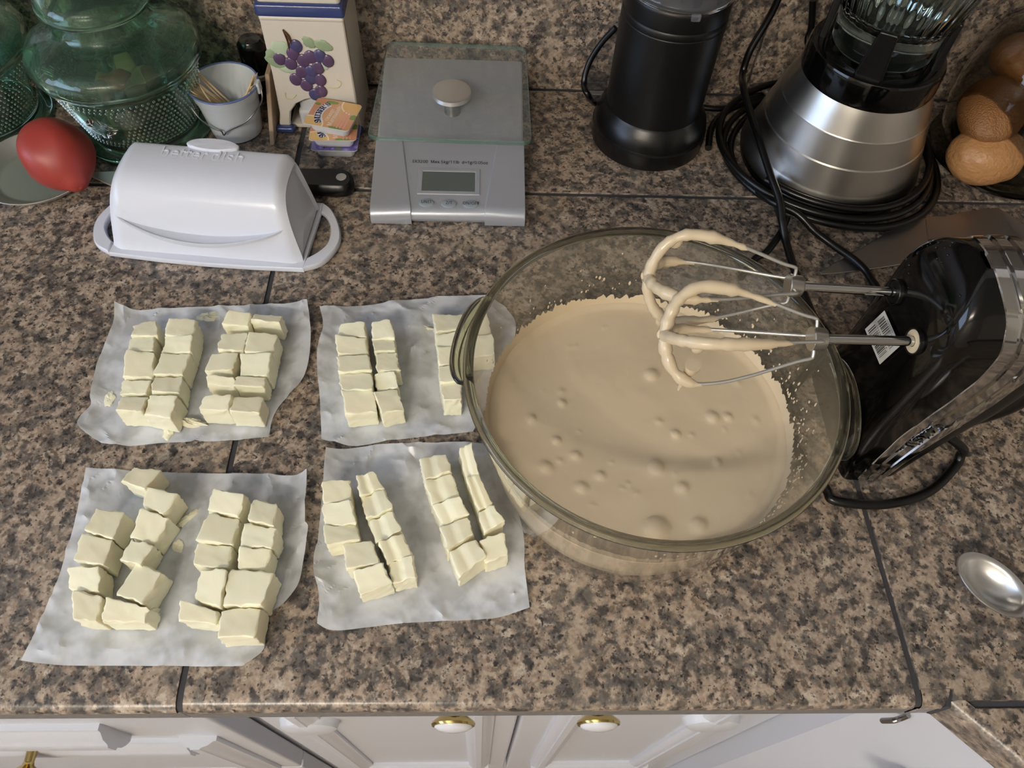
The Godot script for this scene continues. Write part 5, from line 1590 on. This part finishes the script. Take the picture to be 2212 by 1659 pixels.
func blender() -> void:
	var c := V(521, 0, -58)
	var t := thing("blender", "blender with a banded stainless steel cone base and ribbed glass jar", "blender", c)
	part("foot", Geo.new().lathe([[0.1, 0.4], [82, 0.4], [85, 2], [86, 8], [85, 10]], c, 72), M.black_satin, t, 40)
	part("steel_base", Geo.new().lathe([[86.2, 9.5], [87, 10.2], [86.4, 12.5], [84, 19], [82.4, 24], [81.6, 25.2], [77.2, 42], [75.6, 48], [74.6, 49.2], [70.0, 66], [68.2, 73], [67.2, 74.2], [62.5, 88], [58, 99]], c, 96), M.brushed, t, 22)
	part("collar", Geo.new().lathe([[56, 96], [59, 97.5], [59.6, 101], [58.6, 117], [57, 120.4], [53, 121.6], [44, 121.4], [42, 118], [0.1, 117]], c, 80), M.black_gloss, t, 40, "black plastic collar")
	for k in 4:
		var a := 2.05 + k * PI / 2
		var g := Geo.new().rounded(V(9, 21, 3.2), 1.6, 2, 1, Vector3.ZERO)
		for i in g.v.size():
			g.v[i].x *= lerpf(1.35, 0.8, (g.v[i].y + 21) / 42.0)
		g.moved(Transform3D(Basis(Vector3.UP, PI / 2 - a), c + V(cos(a) * 48.0, 139, sin(a) * 48.0)))
		part("collar_lug", g, M.black_satin, t, 60)
	var rows := []
	for q in [[0.1, 122.5, 0], [36, 122.5, 0], [40.5, 123.4, 0], [42.5, 126, 0], [43.5, 140, 0], [44, 148, 0], [46.5, 153, 0], [47.5, 158, 1], [52, 178, 1], [58, 206, 1], [66, 250, 1], [72, 300, 1], [69, 300, 0], [63, 250, 0], [55, 206, 0], [49, 178, 0], [44, 160, 0], [38, 151, 0], [20, 147, 0], [0.1, 146, 0]]:
		var row := PackedVector3Array()
		for j in 288:
			var a := TAU * j / 288
			var r: float = q[0] + (1.3 * (0.5 + 0.5 * cos(a * 36)) if q[2] == 1 else 0.0)
			row.append(c + V(r * cos(a), q[1], r * sin(a)))
		rows.append(row)
	part("glass_jar", Geo.new().grid(rows, true).outward(), M.jar_glass, t, 60)
	part("cutter", Geo.new().lathe([[0.1, 156], [5, 155], [6, 148], [16, 147]], c, 24), M.steel, t)
	# cord coiled round the base, its end running behind the mixer
	var pts := PackedVector3Array()
	for i in 90:
		var a := -1.9 + TAU * 3.7 * i / 89.0
		var r := 101.0 + 8.0 * sin(i * 0.21) + 2.0 * sin(i * 0.77)
		var lift := 4.0 + 6.4 * smoothstep(20, 28, i) + 6.4 * smoothstep(45, 52, i) + 5.0 * smoothstep(66, 74, i) + 1.5 * sin(i * 0.5)
		var p := c + V(cos(a) * r, lift, sin(a) * r * 0.97)
		p.z = maxf(p.z, -153.0)
		pts.append(p)
	part("cord", Geo.new().tube(spline(pts, 4), 3.4, 10), M.cord, t, 90)
	part("cord", Geo.new().tube(spline(PackedVector3Array([V(419.5, 5.0, -79.1), V(424.5, 6.0, -30.1), V(443.1, 16.0, 18.6), V(464.1, 18.0, 38.1), V(480.8, 10.0, 52.9), V(496.2, 6.0, 65.9), V(512.3, 6.0, 85.1), V(520.3, 5.0, 103.0), V(518.2, 5.0, 129.2), V(470, 5, 190)]), 8), 3.4, 10), M.cord, t, 90)
	part("cord", Geo.new().tube(spline(PackedVector3Array([V(403.0, 5.0, -64.4), V(413.5, 5.0, -100.5), V(437.0, 6.0, -126.3), V(469.8, 6.0, -143.0), V(502.5, 6.0, -156.2)]), 8), 3.4, 10), M.cord, t, 90)
	part("cord", Geo.new().tube(spline(PackedVector3Array([V(457.7, 12.0, 38.0), V(450.2, 6.0, 52.7), V(433.1, 5.0, 74.9), V(421.0, 5.0, 83.5), V(404.4, 5.0, 105.5)]), 8), 3.2, 10), M.cord, t, 90)
	part("cord", Geo.new().tube(spline(PackedVector3Array([V(484.2, 115.2, -140.0), V(491.9, 89.5, -138.0), V(492.8, 77.1, -135.0), V(503.7, 57.7, -120.0)]), 8), 3.2, 10), M.cord, t, 90)


func right_end() -> void:
	var c := V(706, 0, -74)
	var g := thing("glass_jar", "round clear glass jar with brown speckled potatoes, at the splashback corner", "jar", c)
	part("glass_wall", Geo.new().lathe([[38.5, 150], [42.5, 142], [58, 125], [67, 100], [71, 70], [70, 45], [64, 20], [57, 8], [52, 6.4], [0.1, 6.4], [0.1, 4.6], [52, 4.6], [58, 6], [66, 19], [72, 45], [73, 70], [69, 100], [60, 125], [44, 142], [40, 150], [38.5, 150]], c, 72).outward(), M.cloche, g, 60)
	part("glass_foot", Geo.new().lathe([[0.1, 0.4], [66, 0.4], [71, 1.4], [71, 4], [66, 6], [56, 7], [0.1, 6]], c, 72).outward(), M.clear_solid, g, 50)
	part("rim", Geo.new().lathe([[39, 149], [42, 150], [42, 154], [39, 154], [38, 151], [39, 149]], c, 60).outward(), M.clear_solid, g, 60)
	var potato := [[V(656.4, 34.0, -27.9), V(36, 26, 30), 0.2, M.potato_light, "smooth tan potato lying lowest inside the clear glass jar"], [V(657.7, 60.0, -58.6), V(29, 24, 45), -0.46, M.potato, "dark brown speckled potato on the tan one inside the glass jar"], [V(693.8, 80.0, -110.0), V(25, 22, 30), 0.4, M.potato_light, "pale tan potato uppermost at the back of the glass jar"]]
	for q in potato:
		var b := Geo.new().ball(V(1, 1, 1), Vector3.ZERO, 22)
		for i in b.v.size():
			var p := b.v[i]
			b.v[i] = p * q[1] * (1 + 0.06 * wob.get_noise_3d(p.x * 40, p.y * 40 + q[2] * 90, p.z * 40))
		b.moved(Transform3D(Basis(Vector3.UP, q[2]), q[0]))
		solo("potato", b, q[3], q[4], "potato", q[0], 179, "potatoes in the glass jar")
	# wide steel blade
	var k := thing("cake_server", "wide flat steel server blade lying behind the mixer", "server", V(590, 0, 50))
	var bl := Geo.new().prism(spline2(PackedVector2Array([Vector2(479.5, 96.9), Vector2(493.1, 84.6), Vector2(516.0, 70.1), Vector2(577.8, 30.5), Vector2(621.0, 21.4), Vector2(632.0, 41.0), Vector2(615.0, 76.2), Vector2(580.0, 78.1), Vector2(534.4, 88.1)]), 3, true), 0.6, 1.9, 0.4).outward()
	part("blade", bl, M.blade, k, 30)
	var sh := Geo.new()
	var rows := []
	for q in [[V(596.7, 2.3, 26.6), V(584.1, 2.3, 78.3)], [V(612.7, 3.0, 24.5), V(605.7, 3.0, 70.6)], [V(624.8, 5.0, 21.3), V(623.2, 7.0, 69.4)], [V(645.5, 3.0, 14.3), V(653.6, 5.0, 61.0)], [V(672.8, 2.0, 8.7), V(676.0, 2.0, 58.7)], [V(679.4, 7.0, 25.5), V(681.3, 8.0, 63.2)], [V(686.4, 10.0, 47.5), V(689.9, 10.0, 70.6)]]:
		var row := PackedVector3Array()
		for i in 9:
			var p: Vector3 = q[0].lerp(q[1], i / 8.0)
			p.y = maxf(p.y, 2.1)
			row.append(p)
		rows.append(row)
	var nr := rows.size()
	for i in range(nr - 1, -1, -1):
		var row := PackedVector3Array()
		for p in rows[i]:
			row.append(p - V(0, 1.0, 0))
		rows.append(row)
	sh.grid(rows, false, true)
	part("shoulder", sh, M.blade, k, 60)
	# measuring spoon near the slanted corner
	var s := thing("spoon", "brushed steel measuring spoon with a deep oval bowl", "spoon", V(528, 0, 378))
	var dir := (V(539.2, 6.0, 393.2) - V(512.3, 6.0, 363.0)).normalized()
	var x := Transform3D(Basis(V(dir.x, 0, dir.z), Vector3.UP, V(-dir.z, 0, dir.x)), V(524.3, 10.0, 377.1))
	var bw := Geo.new()
	var br := []
	for q in [[1.0, 0.0], [0.985, 0.7], [0.93, 0.5], [0.82, 0.2], [0.76, -1.4], [0.62, -5.5], [0.42, -8.2], [0.2, -9.3], [0.001, -9.6], [0.001, -10.4], [0.3, -10], [0.5, -8.8], [0.7, -6.2], [0.86, -3], [1.0, -0.6]]:
		var row := PackedVector3Array()
		for j in 56:
			var a := TAU * j / 56
			row.append(V(cos(a) * 25.5 * q[0], q[1] + 0.4, sin(a) * 17.5 * q[0]))
		br.append(row)
	bw.grid(br, true, true)
	part("bowl", bw.moved(x), M.spoon, s, 50)
	var hr := []
	for q in [[22, 5, 0.0], [28, 6.5, -0.2], [36, 7, -1.0], [60, 8, -3.0], [110, 8.5, -5], [135, 7, -5.5], [139, 3, -5.5]]:
		hr.append(PackedVector3Array([V(q[0], q[2] + 0.9, -q[1]), V(q[0], q[2] + 1.3, 0), V(q[0], q[2] + 0.9, q[1]), V(q[0], q[2] - 0.6, q[1]), V(q[0], q[2] - 0.6, -q[1])]))
	var h := Geo.new().grid(hr, true)
	h.fan(hr[-1], V(139, -5.5, 0))
	part("handle", h.moved(x), M.spoon, s, 40)


var glow: StandardMaterial3D
const BULB := 0.55


func _ready() -> void:
	# camera, sky, lights and exposure
	var cam := Camera3D.new()
	cam.name = "camera"
	add_child(cam)
	cam.keep_aspect = Camera3D.KEEP_HEIGHT
	cam.fov = 55.49203
	cam.transform = Transform3D(Basis.from_euler(Vector3(-0.99518, -0.07094, 0.07050), EULER_ORDER_YXZ), Vector3(181.82326, 480.56591, 526.18586) * MM + Vector3(0, TOP, 0))
	cam.near = 0.02
	cam.far = 60.0
	cam.current = true
	var we := WorldEnvironment.new()
	we.name = "world_environment"
	var env := Environment.new()
	env.background_mode = Environment.BG_SKY
	env.sky = Sky.new()
	var sky := ProceduralSkyMaterial.new()
	sky.sky_top_color = Color(0.45, 0.60, 0.85)
	sky.sky_horizon_color = Color(0.80, 0.86, 0.93)
	sky.ground_bottom_color = Color(0.40, 0.42, 0.42)
	sky.ground_horizon_color = Color(0.70, 0.74, 0.78)
	env.sky.sky_material = sky
	env.tonemap_mode = Environment.TONE_MAPPER_LINEAR
	env.tonemap_exposure = 0.95
	env.sdfgi_enabled = true
	env.ssao_enabled = true
	env.ssil_enabled = true
	we.environment = env
	add_child(we)
	var day := AreaLight3D.new()
	day.name = "window_light"
	day.area_size = Vector2(1.6, 1.0)
	day.transform = Transform3D(Basis(Vector3.UP, -PI / 2), Vector3(-2.09, TOP + 0.775, 1.195))
	day.light_color = Color(0.78, 0.87, 1.0)
	day.light_energy = 2.4
	day.area_range = 8.0
	day.area_attenuation = 2.0
	day.shadow_enabled = true
	add_child(day)
	glow = mat(Color(0.9, 0.9, 0.88), 0.5)
	glow.emission_enabled = true
	glow.emission = Color(1.0, 0.95, 0.88)
	glow.emission_energy_multiplier = 12.0
	wob.seed = 4
	wob.frequency = 0.03
	wob.fractal_octaves = 2
	make_materials()
	M.chrome_dark = mat(Color(0.42, 0.42, 0.42), 0.12, 1.0)
	M.drop = mat(Color(0.08, 0.08, 0.085), 0.05)
	M.barrel = mat(Color(0.028, 0.028, 0.03), 0.4)
	M.stem_tip = mat(Color(0.62, 0.22, 0.15), 0.5)
	M.navy = mat(Color(0.10, 0.14, 0.30), 0.5)
	M.foil_white = mat(Color(0.95, 0.90, 0.86), 0.4)
	M.jam0 = jam_print(false)
	M.jam1 = jam_print(true)
	room()
	counter()
	cabinets()
	bowl()
	batter()
	mixer()
	butter()
	dish()
	scale()
	canister()
	for k in 3:
		jam(k)
	bucket()
	jars()
	plate_and_tomato()
	grinder()
	blender()
	right_end()
